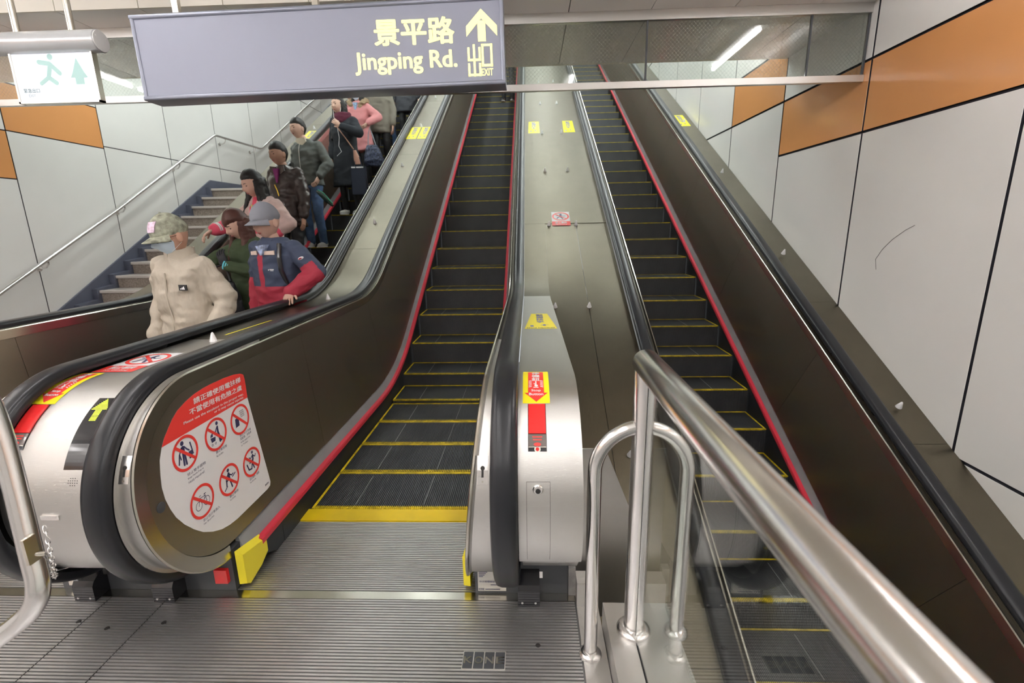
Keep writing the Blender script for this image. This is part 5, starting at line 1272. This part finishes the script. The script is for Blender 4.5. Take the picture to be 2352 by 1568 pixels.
q = G(); loft(q, [(0, 0, 0, .17, .06), (.15, 0, 0, .18, .085), (.34, 0, 0, .16, .05), (.44, .0, 0, .13, .03)], 20, 2.6); link('bag_body', finish(organic(q, .012, 4), [bagm], wr=(.012, 9)), bg)
q = G(); q.tube([(-.09, 0, .44), (-.03, .03, .56), (.05, .04, .58), (.10, 0, .44)], .010, 8); q.build('strap', bagm, bg, smooth=True)
# 4 dusty pink coat
pinkc = mat('dusty_pink_cloth', (0.60, 0.44, 0.41), 0.85, var=.12, vscale=14); hot = mat('hot_pink_cloth', (.80, .10, .17), .7)
def paint4(c, k, arms):
    if abs(c.x) < .036 * k and c.y < 0 and c.z / k > 1.08: return 1
    for sd in (-1, 1):
        S_, E_, T_ = arms[sd]; d = (T_ - E_); t = (c - E_).dot(d) / d.length_squared
        if t > 0.45 and (c - (E_ + d * min(1, t))).length < .085: return 1
    return 0
e, k, ar, HC, hp, jk = person((-2.66, 4.90, zst(4.90)), 1.675, -0.30, 'woman with long black hair in dusty pink coat over hot pink top, reaching leftwards',
    dict(fem=1, bulk=1.14, yaw=-0.25, pitch=0.30, headpos=(-.03, -.06, -.01), long=0.27, hairline=0.50, hairthick=.10, spread=.05, voxel=0.010, curl=.5,
         top=dict(mats=[pinkc, hot], paint=paint4, hem=0.72, sleeve=.066, ch=.03, wr=(.018, 9), name='coat', band=(.045, .085, 80, .35)), legs=dict(mat=M['brush']), shoes=M['black'],
         **{'arm-1': ((-2.985, 4.55, 1.49), 'w', (-.4, .5, -.7)), 'hdir-1': (-.25, -.75, -.5), 'hnrm-1': (-.2, .2, 1), 'arm+1': ((.22, -.22, 1.02), 'l', (1, .3, -.2))}))
q = G(); q.tube([(0.0, front_y(jk, 0, 1.33 * k) - .002, 1.36 * k), (.005, front_y(jk, 0, 1.25 * k) - .003, 1.27 * k)], .007, 8); q.build('necklace', mat('pale_gold', (.75, .6, .2), .35, .6), e, smooth=True)
q = G()
for t in (0.40, 0.48): S_, E_, T_ = ar[-1]; c0 = E_.lerp(T_, t + .35); c1 = E_.lerp(T_, t + .39); q.tube([c0, c1], .060, 14)
q.build('cuff_stripe', white, e, smooth=True)
# 5 brown leather jacket
leather = mat('brown_leather', (0.045, 0.030, 0.028), 0.38, coat=.25, bump=.7, bscale=14, bdist=.012)
e, k, ar, HC, hp, jk = person((-2.73, 5.58, zst(5.58)), 1.60, -0.22, 'man in dark brown leather jacket with gold chain, behind the pink coat',
    dict(bulk=1.12, skin='skin_tan', yaw=-0.22, pitch=0.14, headpos=(-.02, -.05, 0), hairline=.42, sideburn=.0, hairthick=.08, curl=.3,
         top=dict(mats=[leather], hem=0.74, sleeve=.068, ch=.01, wr=(.016, 10), band=(.05, .080, 70, .30)), legs=dict(mat=M['brush']), shoes=M['black'], **{'arm+1': ((.255, -.10, .80), 'l', (.8, .6, 0))}))
q = G(); q.prism([(-.035, 1.40 * k), (.035, 1.40 * k), (.006, 1.24 * k), (-.006, 1.24 * k)], -.158 * k, -.10, mp=lambda a, b, c: (a, c, b)); q.build('shirt_front', mat('purple_shirt', (.20, .02, .14), .7), e)
q = G(); q.tube([(-.03, -.16 * k, 1.22 * k), (.0, -.165 * k, 1.15 * k), (.012, -.165 * k, 1.09 * k)], .006, 8); q.build('chain', mat('gold', (.75, .5, .08), .3, .9), e, smooth=True)
for sd in (-1, 1): q = G(); q.prism([(sd * .012, 1.42 * k), (sd * .085, 1.43 * k), (sd * .095, 1.37 * k), (sd * .03, 1.33 * k)], -.135 * k, -.115 * k, mp=lambda a, b, c: (a, c, b)); q.build('collar', leather, jk)
# 6 grey-green jacket, jeans
grg = mat('grey_green_cloth', (0.088, 0.098, 0.092), 0.62, bump=.6, bscale=10, bdist=.012); jean = mat('blue_denim', (0.085, 0.15, 0.30), 0.8, var=.25, vscale=10); skm = mat('white_sneaker', (.72, .72, .72), .5, var=.15, vscale=40)
e, k, ar, HC, hp, jk = person((-2.80, 6.38, zst(6.38)), 1.575, -0.20, 'tall man in grey-green zip jacket and blue jeans with white sneakers',
    dict(bulk=1.10, yaw=-0.25, pitch=0.06, headpos=(-.08, -.04, 0.005), hairline=.44, sideburn=.02, hairthick=.09, curl=.5,
         top=dict(mats=[grg], hem=0.84, sleeve=.066, ch=.02, wr=(.015, 9), band=(.065, .082, 70, .15), zip=mat('zip_pale', (.6, .58, .54), .5), zipx=-.02), legs=dict(mat=jean, r=1.08), shoes=skm, **{'arm+1': ((.235, -.16, .86), 'l', (.8, .7, 0))}))
q = G(); q.prism([(-.075, 1.40 * k), (-.005, 1.33 * k), (.065, 1.40 * k), (.055, 1.445 * k), (-.065, 1.445 * k)], -.112 * k, -.085, mp=lambda a, b, c: (a, c, b)); q.build('inner_collar', mat('pale_collar', (.62, .56, .45), .7), e)
um = empty('folded_umbrella', (-2.565, 6.13, 1.885), 'dark green folded umbrella in the hand of the man in jeans', 'umbrella')
q = G(); q.tube([(-.06, .0, .06), (.0, -.02, .03), (.08, -.05, -.05), (.15, -.07, -.12)], [.012, .035, .032, .016], 10); q.build('canopy', mat('dark_green_nylon', (.015, .04, .03), .4), um, smooth=True)
q = G(); q.tube([(-.03, -.03, .075), (.05, -.05, .025), (.16, -.085, -.095)], .005, 8); q.build('edge_piping', mat('bright_green', (.02, .35, .2), .4), um, smooth=True)
# 7 black coat, scarf
blk = mat('black_wool', (0.018, 0.021, 0.028), 0.85); scf = mat('burgundy_knit', (0.085, 0.012, 0.03), 0.9, bump=.6, bscale=60)
e, k, ar, HC, hp, jk = person((-2.60, 7.22, zst(7.22)), 1.60, -0.12, 'young woman in long black coat with burgundy scarf and white shoes',
    dict(fem=1, bulk=1.12, yaw=-0.28, pitch=0.02, headpos=(-.05, -.03, 0), long=0.46, spread=.06, hairline=.55, hairthick=.08, curl=.6, down=0,
         top=dict(mats=[blk], hem=0.42, hw=.215, sleeve=.068, ch=.02, wr=(.010, 8), name='coat'), legs=dict(mat=M['brush'], r=.85), shoes=skm, shoek=1.05, **{'arm+1': ((.075, -.24, 1.24 * .94), 'l', (1, .1, -.7)), 'hdir+1': (-.6, -.3, .5), 'hnrm+1': (0, -1, .2)}))
q = G()
for r0, zz, rr in ((.082, 1.455, .042), (.092, 1.415, .045), (.10, 1.375, .038)):
    ring_ = [(r0 * k * math.cos(t * PI / 8), -.01 + (r0 + .01) * k * math.sin(t * PI / 8) * .95, zz * k - .03 * (1 - math.sin(t * PI / 8)) * .5) for t in range(16)]
    q.tube(ring_, rr * k, 10, closed=True)
link('scarf', finish(organic(q, .011, 3), [scf], wr=(.010, 16)), e)
q = G(); 
for sx in (-.045, .04): q.tube([hp(sx * 1.6, -.02, -.02), (sx * 1.1 - .03, -.12, 1.40 * k), (-.02, -.165, 1.25 * k)], .0032, 6)
q.tube([(-.02, -.165, 1.25 * k), (.0, -.172, 1.1 * k), (-.015, -.178, .98 * k), (.02, -.182, .9 * k), (-.05, -.19, .84 * k)], .0032, 6); q.build('earphone_cord', white, e)
q = G(); q.tube([(-.02, -.165, 1.24 * k), (.10, -.18, 1.08 * k), (.19, -.16, .93 * k)], .008, 6); q.build('bag_strap', mat('tan_leather', (.42, .22, .16), .5), e)
q = G(); loft(q, [(.72 * k, .225, -.13, .05, .025), (.80 * k, .215, -.13, .045, .03), (.92 * k, .19, -.13, .02, .015)], 14); q.build('hip_bag', mat('tan_leather', (.42, .22, .16), .5), e, smooth=True)
tb = empty('tote_bag', (-2.39, 7.05, 1.96), 'dark navy tote with two white bars along its top edge beside the black coat', 'bag')
dnv = mat('dark_navy_bag', (.022, .028, .05), .6)
q = G(); q.prism([(-.10, 0), (.11, 0), (.10, .38), (-.09, .38)], -.04, .04, mp=lambda a, b, c: (a, c, b)); q.build('bag_body', dnv, tb)
for a, b in ((-.085, -.03), (-.015, .085)): q = G(); q.box(a, b, -.046, -.0402, .355, .372); q.build('bar', white, tb)
q = G(); q.tube([(-.05, 0, .38), (-.03, 0, .50), (.03, 0, .50), (.05, 0, .38)], .007, 6); q.build('handle', dnv, tb)
# 8 pink parka
prk = mat('pink_parka_cloth', (0.66, 0.27, 0.28), 0.75); fur = mat('fur_trim', (.36, .27, .17), .95, bump=1.0, bscale=120)
e, k, ar, HC, hp, jk = person((-2.62, 7.98, zst(7.98)), 1.50, -0.08, 'woman in pink parka with furry hood trim and pale mask, under the hanging sign',
    dict(fem=1, bulk=1.16, yaw=-0.1, pitch=0.08, long=0.2, mask=(.68, .80, .80), voxel=.012, curl=.6,
         top=dict(mats=[prk], hem=0.62, hw=.19, sleeve=.070, ch=.03, name='parka'), legs=dict(mat=M['brush'], r=.9), shoes=M['black'], **{'arm+1': ((.20, -.20, .92), 'l', (1, .4, -.1))}))
q = G()
for sd in (-1, 1): q.tube([(sd * .05, -.10, 1.33 * k), (sd * .10, -.09, 1.40 * k), (sd * .13, -.02, 1.44 * k), (sd * .11, .07, 1.46 * k), (0, .11, 1.46 * k)], [.018, .038, .042, .042, .040], 10)
link('fur_trim', finish(organic(q, .011, 2), [fur], wr=(.022, 30)), e)
q = G(); q.prism([(-.035, 1.40 * k), (.035, 1.40 * k), (.008, 1.27 * k), (-.008, 1.27 * k)], -.150 * k, -.10, mp=lambda a, b, c: (a, c, b)); q.build('shirt_front', mat('blue_check', (.30, .42, .6), .7, var=.5, vscale=60), e)
tb = empty('tote_bag', (-2.36, 7.72, 2.42), 'blue and black patterned tote hanging from the arm of the pink parka', 'bag')
q = G(); loft(q, [(0, .02, 0, .15, .05), (.08, 0, 0, .16, .07), (.25, -.01, 0, .11, .05), (.31, -.02, 0, .085, .02)], 20, 2.4); link('bag_body', finish(organic(q, .012, 3), [mat('patterned_bag', (.045, .055, .10), .5, var=.9, vscale=45)], wr=(.012, 10)), tb)
q = G(); q.tube([(-.075, 0, .30), (-.06, 0, .46), (-.03, 0, .56), (.0, 0, .46), (.045, 0, .30)], .008, 6); q.build('strap', mat('grey_strap', (.3, .32, .36), .5), tb)
# background riders
def simple(x, y, H, lab, topc, legc, sh, **kw):
    d = dict(bulk=kw.get('bulk', 1.1), voxel=.014, fem=kw.get('fem', 0), yaw=kw.get('yaw', 0), top=dict(mats=[topc], hem=kw.get('hem', .8), sleeve=.068, ch=.03), legs=dict(mat=legc, r=kw.get('r', 1)), shoes=sh)
    if kw.get('long'): d['long'] = kw['long']
    for q_ in ('arm-1', 'arm+1'):
        if q_ in kw: d[q_] = kw[q_]
    return person((x, y, zst(y) if x < -1 else nose(2.275 + .4 * math.floor((y - 2.275) / .4)) + .0025), H, kw.get('rz', -.1), lab, d)
simple(-2.47, 8.60, 1.66, 'person in grey-beige coat and dark trousers, half hidden behind the pink parka', mat('grey_beige_cloth', (.24, .22, .18), .8), M['brush'], M['black'], hem=.72, bulk=1.05)
simple(-2.66, 9.80, 1.62, 'person in skinny blue jeans and navy top, cut off by the hanging sign', mat('navy_top', (.04, .055, .11), .7), jean, mat('dark_blue_shoe', (.03, .05, .09), .6), r=.85, hem=.95, **{'arm-1': ((-.20, -.2, 1.0), 'l', (-1, .2, -.2)), 'arm+1': ((.22, -.2, 1.0), 'l', (1, .2, -.2))})
simple(-2.24, 9.62, 1.66, 'person in dark quilted coat close to the right handrail, below the hanging sign', mat('charcoal_quilt', (.045, .048, .06), .6), M['brush'], M['black'], hem=.60, bulk=1.25)
simple(-2.84, 8.32, 1.62, 'person in dark brown coat behind the woman in black, by the left handrail', mat('dark_brown_cloth', (.09, .075, .065), .8), M['brush'], M['black'], hem=.7)
simple(-0.44, 11.9, 1.66, 'lone rider in dark clothes near the top of the middle escalator', mat('near_black_cloth', (.03, .03, .035), .7), M['brush'], M['black'], hem=.78)

# GROUPS: things of one kind
for o in list(COL.objects):
    if o.parent is None and o.get('category') and not o.get('group'):
        n = o.name.split('.')[0]
        g_ = {'handrail_sticker': 'yellow handrail stickers on the sloping decks', 'stop_sticker': 'stop button stickers', 'stop_button': 'red stop buttons', 'key_plate': 'slotted key plates', 'climbing_sticker': 'no climbing stickers', 'escalator': 'escalators', 'escalator_balustrade': 'escalator balustrade units', 'tote_bag': 'tote bags'}.get(n)
        if n == 'person' and o.location.x < -1.5: g_ = 'riders on the left escalator'
        if g_: o['group'] = g_
